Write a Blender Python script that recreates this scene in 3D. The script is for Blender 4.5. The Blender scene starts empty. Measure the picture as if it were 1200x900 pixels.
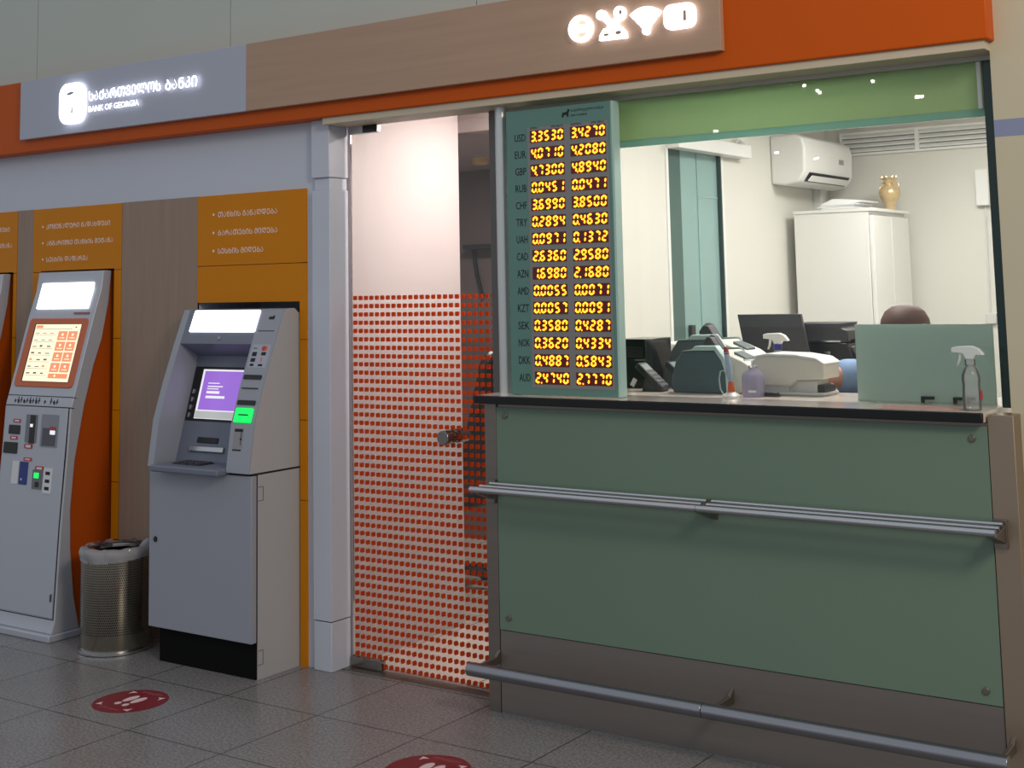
import bpy, bmesh, math, random
from mathutils import Vector, Matrix
random.seed(7)
S = bpy.context.scene
COL = S.collection

# ------------------------------------------------------------------ camera
cam_d = bpy.data.cameras.new('camera'); cam = bpy.data.objects.new('camera', cam_d); COL.objects.link(cam)
cam_d.sensor_width = 36; cam_d.lens = 47.145
cam_d.shift_x = -0.01178; cam_d.shift_y = -0.24236
cam_d.clip_start = 0.05
R = [(0.82416497, 0.56595951, -0.02102218), (-0.08038501, 0.08015453, -0.99353586), (-0.56061604, 0.82052732, 0.11155522)]
m = Matrix(((R[0][0], -R[1][0], -R[2][0]), (R[0][1], -R[1][1], -R[2][1]), (R[0][2], -R[1][2], -R[2][2])))
cam.matrix_world = Matrix.Translation((0, 0, 1.6306)) @ m.to_4x4()
S.camera = cam
# ------------------------------------------------------------------ world, lights, exposure
S.view_settings.view_transform = 'Standard'; S.view_settings.look = 'None'
S.view_settings.exposure = 0.0; S.view_settings.gamma = 1.0; S.view_settings.use_curve_mapping = False
W = bpy.data.worlds.new('hall_ambient'); S.world = W; W.use_nodes = True
W.node_tree.nodes['Background'].inputs[0].default_value = (0.86, 0.93, 1.0, 1)
W.node_tree.nodes['Background'].inputs[1].default_value = 0.53

def area(name, loc, size, power, color, rot=(0, 0, 0), sy=None):
    d = bpy.data.lights.new(name, 'AREA'); d.energy = power; d.color = color
    d.size = size
    if sy: d.shape = 'RECTANGLE'; d.size_y = sy
    o = bpy.data.objects.new(name, d); COL.objects.link(o); o.location = loc; o.rotation_euler = rot
    return o
# office ceiling lights, passage ceiling light with an added rear fill, added warm fill right of the camera
area('office_light', (-2.1, 5.3, 2.6), 0.6, 28, (1, 0.965, 0.935), sy=0.6)
area('office_light', (-2.0, 6.7, 2.6), 0.6, 28, (1, 0.965, 0.935), sy=0.6)
area('passage_light', (-3.38, 5.22, 2.58), 0.25, 24, (1, 0.89, 0.83), sy=0.25)
area('passage_light', (-4.5, 6.2, 2.38), 0.3, 17, (1, 0.89, 0.84), sy=0.3)  # extra unseen lamp, added to brighten the rear of the passage
hl = area('hall_fill_light', (1.6, 1.6, 3.9), 1.0, 105, (1, 0.86, 0.68))  # unseen warm lamp, added so that right-facing sides get lit
hl.rotation_euler = (Vector((-3.6, 4.4, 0.9))-hl.location).to_track_quat('-Z', 'Y').to_euler()

# ------------------------------------------------------------------ materials
def lin(c):
    return tuple(((v/255)/12.92 if v/255 <= .04045 else ((v/255+.055)/1.055)**2.4) for v in c) + (1,)
def mat(name, c=(200, 200, 200), rough=.5, metal=0., spec=.5, emit=None, es=0., coat=0.):
    M = bpy.data.materials.new(name); M.use_nodes = True
    b = M.node_tree.nodes['Principled BSDF']
    b.inputs['Base Color'].default_value = lin(c); b.inputs['Roughness'].default_value = rough
    b.inputs['Metallic'].default_value = metal; b.inputs['Specular IOR Level'].default_value = spec
    b.inputs['Coat Weight'].default_value = coat
    if emit: b.inputs['Emission Color'].default_value = lin(emit); b.inputs['Emission Strength'].default_value = es
    return M
class NT:
    def __init__(s, M): s.t = M.node_tree; s.b = s.t.nodes.get('Principled BSDF')
    def n(s, typ, **k):
        x = s.t.nodes.new(typ)
        for a, v in k.items():
            if a.startswith('i_'): x.inputs[a[2:].replace('_', ' ')].default_value = v
            else: setattr(x, a, v)
        return x
    def l(s, a, b): s.t.links.new(a, b)
    def math(s, op, a, b=None, c=None):
        x = s.t.nodes.new('ShaderNodeMath'); x.operation = op
        for i, v in enumerate((a, b, c)):
            if v is None: continue
            if isinstance(v, (int, float)): x.inputs[i].default_value = v
            else: s.l(v, x.inputs[i])
        return x.outputs[0]
    def mixc(s, fac, a, b):
        x = s.t.nodes.new('ShaderNodeMix'); x.data_type = 'RGBA'
        for sock, v in ((x.inputs[0], fac), (x.inputs[6], a), (x.inputs[7], b)):
            if isinstance(v, (int, float)): sock.default_value = v
            elif isinstance(v, tuple): sock.default_value = v
            else: s.l(v, sock)
        return x.outputs[2]

def mottled(name, c, d, scale, rough=.5, stretch=(1, 1, 1), **k):
    """two close tones blended by stretched noise"""
    M = mat(name, c, rough, **k); N = NT(M)
    tc = N.n('ShaderNodeNewGeometry'); mp = N.n('ShaderNodeMapping'); mp.inputs['Scale'].default_value = stretch
    no = N.n('ShaderNodeTexNoise'); no.inputs['Scale'].default_value = scale; no.inputs['Detail'].default_value = 6
    N.l(tc.outputs['Position'], mp.inputs[0]); N.l(mp.outputs[0], no.inputs['Vector'])
    N.l(N.mixc(no.outputs[0], lin(c), lin(d)), N.b.inputs['Base Color'])
    return M
def terrazzo(name, c, d, e, joint, ox, oy, size, rough):
    M = mat(name, c, rough); N = NT(M)
    g = N.n('ShaderNodeNewGeometry'); P = g.outputs['Position']
    n1 = N.n('ShaderNodeTexNoise', i_Scale=90., i_Detail=5.); n2 = N.n('ShaderNodeTexNoise', i_Scale=4., i_Detail=4.)
    n3 = N.n('ShaderNodeTexVoronoi', i_Scale=70.)
    for x in (n1, n2, n3): N.l(P, x.inputs['Vector'])
    r1 = N.n('ShaderNodeValToRGB'); r1.color_ramp.elements[0].position = .40; r1.color_ramp.elements[1].position = .62
    N.l(n1.outputs[0], r1.inputs[0])
    cc = N.mixc(r1.outputs[0], lin(c), lin(d))
    sp = N.math('LESS_THAN', n3.outputs['Distance'], .16)
    cc = N.mixc(N.math('MULTIPLY', sp, .45), cc, lin(e))
    cc = N.mixc(N.math('MULTIPLY', n2.outputs[0], .35), cc, lin(e))
    sx = N.n('ShaderNodeSeparateXYZ'); N.l(P, sx.inputs[0])
    def jt(s, o):
        a = N.math('DIVIDE', N.math('SUBTRACT', s, o), size)
        f = N.math('ABSOLUTE', N.math('SUBTRACT', N.math('FRACT', N.math('ADD', a, 40.5)), .5))
        return N.math('LESS_THAN', f, .006)
    j = N.math('MAXIMUM', jt(sx.outputs[0], ox), jt(sx.outputs[1], oy))
    cc = N.mixc(N.math('MULTIPLY', j, .9), cc, lin(joint))
    N.l(cc, N.b.inputs['Base Color'])
    N.l(N.math('ADD', rough, N.math('MULTIPLY', n2.outputs[0], .12)), N.b.inputs['Roughness'])
    return M
def glass(name, tint, gloss=1., veil=None, fac=0.):
    """thin pane: transparent with a fresnel mirror, optionally with a coloured film"""
    M = bpy.data.materials.new(name); M.use_nodes = True; N = NT(M); t = M.node_tree; t.nodes.remove(N.b)
    out = t.nodes['Material Output']
    tr = N.n('ShaderNodeBsdfTransparent'); tr.inputs[0].default_value = tint
    gl = N.n('ShaderNodeBsdfGlossy'); gl.inputs['Roughness'].default_value = .0
    fr = N.n('ShaderNodeFresnel'); fr.inputs[0].default_value = 1.4
    base = tr.outputs[0]
    if veil:
        df = N.n('ShaderNodeBsdfDiffuse'); df.inputs[0].default_value = lin(veil)
        tl = N.n('ShaderNodeBsdfTranslucent'); tl.inputs[0].default_value = lin(veil)
        mm = N.n('ShaderNodeMixShader', i_Fac=.5); N.l(df.outputs[0], mm.inputs[1]); N.l(tl.outputs[0], mm.inputs[2])
        m2 = N.n('ShaderNodeMixShader', i_Fac=fac); N.l(base, m2.inputs[1]); N.l(mm.outputs[0], m2.inputs[2]); base = m2.outputs[0]
    mx = N.n('ShaderNodeMixShader'); N.l(N.math('MULTIPLY', fr.outputs[0], gloss), mx.inputs[0])
    N.l(base, mx.inputs[1]); N.l(gl.outputs[0], mx.inputs[2]); N.l(mx.outputs[0], out.inputs[0])
    return M
def dotted_glass(name, ox, oz, px, pz, top, film):
    """clear pane carrying a grid of small rounded orange squares up to a height"""
    M = glass(name, (.97, .98, .97, 1), .8); N = NT(M); t = M.node_tree; out = t.nodes['Material Output']
    old = out.inputs[0].links[0].from_socket
    df = N.n('ShaderNodeBsdfDiffuse'); df.inputs[0].default_value = lin(film)
    tl = N.n('ShaderNodeBsdfTranslucent'); tl.inputs[0].default_value = lin(film)
    mm = N.n('ShaderNodeMixShader', i_Fac=.4); N.l(df.outputs[0], mm.inputs[1]); N.l(tl.outputs[0], mm.inputs[2])
    g = N.n('ShaderNodeNewGeometry'); sx = N.n('ShaderNodeSeparateXYZ'); N.l(g.outputs['Position'], sx.inputs[0])
    def cell(s, o, p): return N.math('ABSOLUTE', N.math('SUBTRACT', N.math('FRACT', N.math('ADD', N.math('DIVIDE', N.math('SUBTRACT', s, o), p), 400.5)), .5))
    a = N.math('POWER', cell(sx.outputs[0], ox, px), 4.); b = N.math('POWER', cell(sx.outputs[2], oz, pz), 4.)
    d = N.math('LESS_THAN', N.math('ADD', a, b), .262**4)
    d = N.math('MULTIPLY', d, N.math('LESS_THAN', sx.outputs[2], top))
    d = N.math('MULTIPLY', d, N.math('GREATER_THAN', sx.outputs[0], ox - px*.5))
    mx = N.n('ShaderNodeMixShader'); N.l(d, mx.inputs[0]); N.l(old, mx.inputs[1]); N.l(mm.outputs[0], mx.inputs[2]); N.l(mx.outputs[0], out.inputs[0])
    return M
def perforated(name):
    M = mat(name, (168, 160, 146), .22, 1.0); N = NT(M)
    g = N.n('ShaderNodeTexCoord'); sx = N.n('ShaderNodeSeparateXYZ'); N.l(g.outputs['Object'], sx.inputs[0])
    th = N.math('MULTIPLY', N.math('ARCTAN2', sx.outputs[1], sx.outputs[0]), 52/math.pi)
    zz = N.math('MULTIPLY', sx.outputs[2], 92.)
    par = N.math('MULTIPLY', N.math('MODULO', N.math('FLOOR', zz), 2.), .5)
    fx = N.math('SUBTRACT', N.math('FRACT', N.math('ADD', N.math('ADD', th, par), 200.)), .5)
    fz = N.math('SUBTRACT', N.math('FRACT', zz), .5)
    d = N.math('LESS_THAN', N.math('ADD', N.math('MULTIPLY', fx, fx), N.math('MULTIPLY', fz, fz)), .085)
    d = N.math('MULTIPLY', d, N.math('GREATER_THAN', sx.outputs[2], .085)); d = N.math('MULTIPLY', d, N.math('LESS_THAN', sx.outputs[2], .43))
    N.l(N.mixc(d, lin((168, 160, 146)), lin((14, 13, 12))), N.b.inputs['Base Color'])
    N.l(N.math('SUBTRACT', 1., N.math('MULTIPLY', d, .8)), N.b.inputs['Metallic'])
    return M

M_floor = terrazzo('speckled_granite', (152, 149, 149), (116, 113, 113), (98, 94, 94), (36, 35, 35), -4.244, 3.480, .5, .2)
M_floor_in = terrazzo('pale_tile', (232, 220, 210), (222, 210, 200), (212, 200, 190), (130, 105, 95), -4.06, 4.60, .6, .2)
M_white = mottled('white_paint', (202, 207, 221), (195, 200, 214), 3, .45)
M_upper = mottled('grey_green_panel', (192, 198, 190), (186, 192, 184), 2, .5)
M_beige = mottled('cream_wall', (196, 188, 165), (190, 182, 158), 2, .5)
M_blue = mat('blue_grey_stripe', (132, 140, 172), .5)
M_off = mottled('office_wall', (226, 224, 215), (221, 219, 210), 2, .6)
M_office_floor = mottled('office_floor', (120, 112, 104), (108, 100, 94), 6, .4)
M_ceil = mat('ceiling_white', (225, 222, 218), .8)
M_passw = mottled('passage_white', (230, 220, 220), (225, 215, 215), 2, .6)
M_pass = mottled('dimmed_passage_wall', (122, 110, 108), (114, 103, 102), 3, .6)  # darkened grey: dimness of the unlit passage rear put into the paint
M_passceil = mat('passage_ceiling', (170, 158, 155), .8)
M_seam = mat('dark_seam', (26, 26, 28), .8)
M_yellow = mottled('amber_panel', (214, 132, 0), (208, 127, 0), 5, .45, spec=.2)
M_wood_v = mottled('wood_vertical', (164, 140, 122), (142, 119, 104), 14, .5, stretch=(3, 3, .12))
M_wood_h = mottled('wood_horizontal', (186, 154, 130), (168, 137, 115), 14, .45, stretch=(.12, 3, 3))
M_orange = mottled('orange_fascia', (200, 86, 6), (194, 82, 6), 4, .45, spec=.2)
M_sign = mat('blue_grey_sign', (178, 182, 198), .45)
M_soffit = mottled('soffit_cream', (202, 190, 168), (196, 184, 162), 3, .5)
M_grey_frame = mat('grey_frame', (196, 194, 184), .4, .3)
M_alu = mat('aluminium', (206, 208, 208), .3, .55)
M_steel = mottled('brushed_steel', (142, 132, 124), (128, 119, 112), 40, .36, stretch=(.05, 1, 1), metal=.85)
M_steel2 = mat('bright_steel', (196, 196, 200), .22, 1.)
M_chrome = mat('dark_chrome', (150, 146, 142), .16, 1.)
M_glass = glass('window_glass', (.955, .965, .955, 1))
M_film = glass('green_film_glass', (.55, .75, .55, 1), 1., (172, 194, 150), .86)
M_edge = mat('glass_edge', (36, 62, 58), .15)
M_door = dotted_glass('door_glass_dots', -4.047, 1.5945, .0318, .0365, 1.612, (214, 80, 34))
M_teal = glass('teal_door_glass', (.55, .8, .78, 1), 1., (196, 232, 228), .92)
M_teal_dk = glass('teal_door_glass_dark', (.4, .6, .56, 1), 1., (112, 146, 138), .9)
M_counter_glass = mottled('green_back_painted_glass', (110, 132, 116), (105, 127, 111), 2, .12)
M_slab = mat('black_worktop', (12, 12, 13), .12)
M_black = mat('black_plastic', (18, 18, 20), .4)
M_blackg = mat('black_gloss', (14, 13, 13), .15)
M_kickb = mat('black_kick', (6, 6, 6), .7, spec=.15)
M_dkgrey = mat('dark_grey_plastic', (52, 52, 54), .45)
M_led_bg = mat('led_window', (52, 6, 4), .3, emit=(90, 8, 0), es=.35)
M_led_o = mat('led_red_orange', (255, 60, 0), .5, emit=(255, 70, 4), es=1.5)
M_led_y = mat('led_yellow', (255, 190, 20), .5, emit=(255, 196, 40), es=2.2)
M_board = mottled('teal_board', (94, 134, 126), (88, 127, 119), 3, .22)
M_board_g = mat('grey_led_glow', (128, 128, 128), .2)
M_board_side = mat('pale_glass_edge', (176, 206, 200), .25)
M_ink = mat('black_ink', (16, 20, 20), .6)
M_glow = mat('glowing_letters', (255, 255, 255), .5, emit=(246, 246, 255), es=2.4)
M_lamp = mat('backlit_panel', (255, 255, 255), .5, emit=(245, 246, 255), es=3.0)
M_lampw = mat('backlit_panel_white', (255, 255, 255), .5, emit=(250, 252, 255), es=2.0)
M_atm = mat('atm_grey', (178, 177, 178), .4)
M_atm_f = mat('atm_front_grey', (154, 157, 169), .35)
M_atm_d = mat('atm_recess_grey', (112, 118, 134), .4)
M_kio = mat('kiosk_silver', (184, 187, 198), .35, .15)
M_kio_o = mat('kiosk_orange', (184, 78, 10), .45, spec=.25)
M_kio_bz = mat('kiosk_bezel_orange', (206, 104, 60), .45)
M_scr_p = mat('purple_screen', (120, 80, 180), .2, emit=(160, 112, 214), es=.75)
M_scr_w = mat('white_screen', (240, 240, 240), .2, emit=(226, 222, 232), es=.75)
M_scr_g = mat('screen_grey', (200, 200, 200), .2, emit=(170, 172, 168), es=.6)
M_scr_c = mat('cream_screen', (250, 240, 210), .2, emit=(248, 234, 196), es=.85)
M_scr_o = mat('screen_tile_orange', (230, 140, 100), .2, emit=(226, 138, 98), es=.85)
M_scr_k = mat('screen_icon_dark', (90, 90, 80), .2, emit=(110, 106, 84), es=.5)
M_green_l = mat('green_light', (0, 220, 80), .3, emit=(0, 236, 92), es=1.1)
M_sticker = mat('sticker_white', (222, 222, 226), .5)
M_red = mat('red_print', (190, 60, 70), .5)
M_blue_s = mat('blue_sticker', (36, 52, 130), .4)
M_txt = mat('pale_print', (252, 232, 220), .6)
M_bin = perforated('perforated_steel')
M_bag = glass('plastic_bag', (.8, .8, .82, 1), .8, (226, 226, 232), .7)
M_floor_red = mat('red_floor_vinyl', (124, 20, 34), .4)
M_floor_pr = mat('floor_vinyl_print', (226, 200, 200), .5)
M_ac = mat('white_plastic', (238, 238, 234), .35)
M_ac2 = mat('white_plastic_greyer', (214, 214, 210), .45)  # slightly greyer and rougher than the plain white plastic
M_cab = mat('white_laminate', (232, 231, 226), .35)
M_gold = mottled('gold_vase', (196, 150, 62), (244, 232, 200), 34, .3, metal=.45)
M_paper = mat('paper', (236, 236, 236), .7)
M_mint = mat('mint_plastic', (178, 206, 200), .4)
M_machine = mat('dark_teal_plastic', (62, 86, 90), .4)
M_machine2 = mat('slate_plastic', (92, 104, 106), .4)
M_cream = mat('cream_plastic', (214, 212, 200), .4)
M_lilac = glass('lilac_liquid', (.78, .74, .92, 1), .8, (222, 218, 238), .5)
M_clear = glass('clear_plastic', (.96, .97, .97, 1), 1.0, (236, 240, 240), .26)
M_orange_p = mat('orange_plastic', (226, 96, 40), .4)
M_pen = mat('pale_blue_plastic', (176, 196, 222), .3)
M_bluecap = mat('blue_cap', (42, 52, 140), .4)
M_frost = glass('frosted_teal_panel', (.5, .7, .65, 1), 1., (204, 221, 213), .94)
M_skin = mat('skin', (196, 142, 120), .5)
M_hair = mottled('brown_hair', (84, 52, 40), (66, 40, 31), 60, .65, stretch=(1, .2, .2))
M_shirt = mottled('blue_shirt', (140, 168, 206), (122, 150, 190), 25, .8)
M_trouser = mat('navy_trousers', (34, 38, 52), .8)
M_downlight = mat('downlight', (255, 255, 255), .5, emit=(255, 250, 240), es=60)

# ------------------------------------------------------------------ geometry helpers
class Frame:
    """plane with axes U, V and outward normal N"""
    def __init__(s, o, U=(1, 0, 0), V=(0, 0, 1)):
        s.o = Vector(o); s.U = Vector(U).normalized(); s.V = Vector(V).normalized(); s.N = s.U.cross(s.V).normalized()
    def p(s, u, v, n=0): return s.o + s.U*u + s.V*v + s.N*n
def wallf(y): return Frame((0, y, 0))
class Slope(Frame):
    """sloped front surface through (ya,za)-(yb,zb); u = world x, v given as world z"""
    def __init__(s, ya, za, yb, zb):
        Frame.__init__(s, (0, ya, za), (1, 0, 0), (0, yb-ya, zb-za)); s.za = za; s.k = s.V.z
    def p(s, u, v, n=0): return Frame.p(s, u, (v-s.za)/s.k, n)
def rrect(x0, x1, z0, z1, r=.0, n=4):
    if r <= 0: return [(x0, z0), (x1, z0), (x1, z1), (x0, z1)]
    P = []
    for cx, cz, a in ((x1-r, z0+r, -90), (x1-r, z1-r, 0), (x0+r, z1-r, 90), (x0+r, z0+r, 180)):
        for i in range(n+1):
            t = math.radians(a+90*i/n); P.append((cx+r*math.cos(t), cz+r*math.sin(t)))
    return P
def ell(cx, cz, rx, rz, n=20, rot=0):
    P = []
    for i in range(n):
        t = 2*math.pi*i/n; a, b = rx*math.cos(t), rz*math.sin(t)
        P.append((cx+a*math.cos(rot)-b*math.sin(rot), cz+a*math.sin(rot)+b*math.cos(rot)))
    return P
class MB:
    def __init__(s): s.v = []; s.f = []; s.mi = []
    def add(s, vs, fs, mi=0):
        o = len(s.v); s.v += [tuple(x) for x in vs]
        for f in fs: s.f.append([i+o for i in f]); s.mi.append(mi)
        return s
    def box(s, x0, x1, y0, y1, z0, z1, mi=0):
        V = [(x, y, z) for z in (z0, z1) for y in (y0, y1) for x in (x0, x1)]
        return s.add(V, [(0, 2, 3, 1), (4, 5, 7, 6), (0, 1, 5, 4), (2, 6, 7, 3), (0, 4, 6, 2), (1, 3, 7, 5)], mi)
    def loops(s, A, B, mi=0, caps=True):
        n = len(A); F = [(i, (i+1) % n, n+(i+1) % n, n+i) for i in range(n)]
        if caps: F += [tuple(range(n-1, -1, -1)), tuple(range(n, 2*n))]
        return s.add(list(A)+list(B), F, mi)
    def prism(s, prof, axis, a0, a1, mi=0):
        f = {'x': lambda p, a: (a, p[0], p[1]), 'y': lambda p, a: (p[0], a, p[1]), 'z': lambda p, a: (p[0], p[1], a)}[axis]
        return s.loops([f(p, a0) for p in prof], [f(p, a1) for p in prof], mi)
    def fp(s, F, poly, n0, n1, mi=0):
        """polygon on a frame, raised from n0 to n1 along its normal"""
        return s.loops([F.p(u, v, n0) for u, v in poly], [F.p(u, v, n1) for u, v in poly], mi)
    def tube(s, path, r, n=10, mi=0, caps=True):
        path = [Vector(p) for p in path]; L = len(path); rings = []
        rr = r if isinstance(r, (list, tuple)) else [r]*L
        up = None
        for i, p in enumerate(path):
            d = (path[min(i+1, L-1)]-path[max(i-1, 0)]).normalized()
            if up is None: up = Vector((0, 0, 1)) if abs(d.z) < .9 else Vector((1, 0, 0))
            a = d.cross(up).normalized(); b = a.cross(d).normalized(); up = b
            rings.append([p+a*rr[i]*math.cos(2*math.pi*k/n)+b*rr[i]*math.sin(2*math.pi*k/n) for k in range(n)])
        V = [x for q in rings for x in q]; F = []
        for i in range(L-1):
            for k in range(n): F.append((i*n+k, i*n+(k+1) % n, (i+1)*n+(k+1) % n, (i+1)*n+k))
        if caps: F += [tuple(range(n-1, -1, -1)), tuple(range((L-1)*n, L*n))]
        return s.add(V, F, mi)
    def lathe(s, c, prof, n=24, mi=0, sx=1, sy=1):
        V = []; F = []; L = len(prof)
        for r, z in prof:
            for k in range(n): V.append((c[0]+r*sx*math.cos(2*math.pi*k/n), c[1]+r*sy*math.sin(2*math.pi*k/n), c[2]+z))
        for i in range(L-1):
            for k in range(n): F.append((i*n+k, i*n+(k+1) % n, (i+1)*n+(k+1) % n, (i+1)*n+k))
        F += [tuple(range(n-1, -1, -1)), tuple(range((L-1)*n, L*n))]
        return s.add(V, F, mi)
    def text(s, F, txt, u0, v0, h=None, w=None, n0=0., n1=.001, mi=0, bold=0., align='L'):
        P, T = text_mesh(txt, bold)
        if not P: return s
        x0 = min(p[0] for p in P); x1 = max(p[0] for p in P); y0 = min(p[1] for p in P); y1 = max(p[1] for p in P)
        if h is None: h = w*(y1-y0)/(x1-x0)
        if w is None: w = h*(x1-x0)/(y1-y0)
        if align == 'C': u0 -= w/2
        q = [(u0+(p[0]-x0)/(x1-x0)*w, v0+(p[1]-y0)/(y1-y0)*h) for p in P]
        s.add([F.p(u, v, n1) for u, v in q], T, mi)
        return s
_tc = {}
def text_mesh(txt, bold=0.):
    if (txt, bold) in _tc: return _tc[(txt, bold)]
    c = bpy.data.curves.new('t', 'FONT'); c.body = txt; c.resolution_u = 2; c.offset = bold
    o = bpy.data.objects.new('t', c); COL.objects.link(o)
    dg = bpy.context.evaluated_depsgraph_get(); dg.update()
    me = bpy.data.meshes.new_from_object(o.evaluated_get(dg))
    P = [tuple(v.co)[:2] for v in me.vertices]; T = [tuple(p.vertices) for p in me.polygons]
    bpy.data.objects.remove(o); bpy.data.curves.remove(c); bpy.data.meshes.remove(me)
    _tc[(txt, bold)] = (P, T); return P, T

def obj(name, mb, mats, parent=None, bevel=0., smooth=35, seg=2, recalc=True):
    me = bpy.data.meshes.new(name)
    if parent is not None:
        o0 = Vector(parent['_w'])
    else:
        xs = [v[0] for v in mb.v]; ys = [v[1] for v in mb.v]; zs = [v[2] for v in mb.v]
        o0 = Vector(((min(xs)+max(xs))/2, (min(ys)+max(ys))/2, min(zs)))
    me.from_pydata([tuple(Vector(v)-o0) for v in mb.v], [], mb.f); me.update()
    if recalc:
        b = bmesh.new(); b.from_mesh(me); bmesh.ops.recalc_face_normals(b, faces=b.faces); b.to_mesh(me); b.free()
    if not isinstance(mats, (list, tuple)): mats = [mats]
    for x in mats: me.materials.append(x)
    me.polygons.foreach_set('material_index', mb.mi)
    me.polygons.foreach_set('use_smooth', [bool(smooth)]*len(me.polygons))
    if smooth: me.set_sharp_from_angle(angle=math.radians(smooth))
    o = bpy.data.objects.new(name, me); COL.objects.link(o)
    o['_w'] = tuple(o0)
    if parent is not None: o.parent = parent
    else: o.location = o0
    if parent is not None: pass
    if bevel:
        bv = o.modifiers.new('bevel', 'BEVEL'); bv.width = bevel; bv.segments = seg; bv.limit_method = 'ANGLE'; bv.angle_limit = math.radians(40)
        bv.harden_normals = False
    return o
def tag(o, label, cat, group=None):
    o['label'] = label; o['category'] = cat
    if group: o['group'] = group
    return o
def thing(name, loc, label, cat, group=None):
    o = bpy.data.objects.new(name, None); COL.objects.link(o); o.location = loc; o.empty_display_size = .1; o['_w'] = tuple(loc)
    return tag(o, label, cat, group)
def struct(name, mb, mats, label=None, **k):
    o = obj(name, mb, mats, **k); o['kind'] = 'structure'
    if label: o['label'] = label
    return o
def child_of(o, name, mb, mats, **k): return obj(name, mb, mats, parent=o, **k)
def copy_tree(o, parent=None):
    c = o.copy(); COL.objects.link(c)
    if parent is not None: c.parent = parent
    for ch in list(o.children): copy_tree(ch, c)
    return c
def skin(name, nodes, edges, material, parent, sub=2, root=0):
    o0 = Vector(parent['_w'])
    me = bpy.data.meshes.new(name); me.from_pydata([tuple(Vector(n[:3])-o0) for n in nodes], edges, []); me.update()
    o = bpy.data.objects.new(name, me); COL.objects.link(o); o.parent = parent; o['_w'] = tuple(o0)
    o.modifiers.new('skin', 'SKIN').use_smooth_shade = True
    sv = me.skin_vertices[0].data
    for i, n in enumerate(nodes):
        r = n[3]; sv[i].radius = (r, r) if isinstance(r, (int, float)) else r
    sv[root].use_root = True
    ss = o.modifiers.new('subdivision', 'SUBSURF'); ss.levels = sub; ss.render_levels = sub
    me.materials.append(material)
    return o

# ================================================================== SETTING
struct('floor', MB().box(-26, 12, -36, 4.56, -.06, 0), M_floor, 'speckled grey granite tile floor with dark joints', smooth=0)
struct('floor_passage', MB().box(-7.2, -3.2, 4.56, 7.3, -.06, 0), M_floor_in, 'pale tiled floor of the passage behind the glass door', smooth=0)
struct('floor_office', MB().box(-3.2, -1.0, 4.56, 8.1, -.06, 0), M_office_floor, smooth=0)
# upper wall of grey-green panels above the fascia
b = MB()
for x0, x1 in ((-9, -6.306), (-6.302, -4.792), (-4.788, -3.306), (-3.302, -1.80), (-1.796, 2.5)): b.box(x0, x1, 4.50, 4.62, 2.385, 4.2)
b.box(-9, 2.5, 4.505, 4.63, 2.385, 4.2, 1)
struct('wall_upper', b, [M_upper, M_seam], 'grey-green panelled wall above the orange fascia', smooth=0)
# facade wall left, with niches behind the machines
N1 = (-4.955, -4.285, 1.585); N2 = (-6.165, -5.57, 1.765); N3 = (-7.02, -6.405, 1.765)
xs = [-9, N3[0], N3[1], N2[0], N2[1], N1[0], N1[1], -4.19]
b = MB()
for i in range(7):
    z0 = {1: N3[2], 3: N2[2], 5: N1[2]}.get(i, 0)
    b.box(xs[i], xs[i+1], 4.46, 4.86, z0, 2.40)
b.box(-9, -4.19, 4.86, 4.90, 0, 2.40)
struct('wall_left', b, M_white, 'pale blue-white facade wall around the yellow panels', smooth=0)
# right wall
struct('wall_right', MB().box(-1.185, 2.6, 4.45, 4.62, 0, 2.082).box(-1.185, 2.6, 4.45, 4.62, 2.137, 4.2).box(-1.185, 2.6, 4.449, 4.62, 2.082, 2.137, 1), [M_beige, M_blue], 'cream wall with a blue-grey stripe right of the counter', smooth=0)
# column beside the door
b = MB()
b.box(-4.195, -4.088, 4.432, 4.56, 2.134, 2.395).box(-4.187, -4.096, 4.444, 4.56, 2.08, 2.134).box(-4.195, -4.088, 4.436, 4.56, .21, 2.08)
b.box(-4.193, -4.090, 4.438, 4.56, .0, .206).box(-4.19, -4.094, 4.444, 4.56, .2, .215, 1)
struct('trim_1', b, [M_white, M_seam], 'white square column left of the glass door', bevel=.003)
# soffit under the fascia and header of the window
struct('trim_2', MB().box(-4.086, -1.185, 4.39, 4.56, 2.366, 2.396), M_soffit, 'cream soffit strip under the orange fascia', smooth=0)
struct('trim_3', MB().box(-3.2, -1.185, 4.530, 4.60, 2.350, 2.367), M_grey_frame, 'grey metal head frame above the window glass', smooth=0)
# office box
XL = -3.15
b = MB()
b.box(XL-.05, XL, 4.56, 5.86, 0, 2.62).box(XL-.05, XL, 6.455, 8.0, 0, 2.62).box(XL-.05, XL, 5.86, 6.455, 2.30, 2.62)
struct('wall_office_left', b, M_off, 'white office side wall with the air conditioner on it', smooth=0)
struct('wall_office_back', MB().box(XL, -.95, 7.95, 8.05, 0, 2.62), M_off, 'white back wall of the office', smooth=0)
struct('wall_office_right', MB().box(-1.10, -1.0, 4.62, 8.0, 0, 2.62), M_off, smooth=0)
struct('ceiling_office', MB().box(XL-.05, -.95, 4.56, 8.05, 2.62, 2.68), M_ceil, smooth=0)
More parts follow.
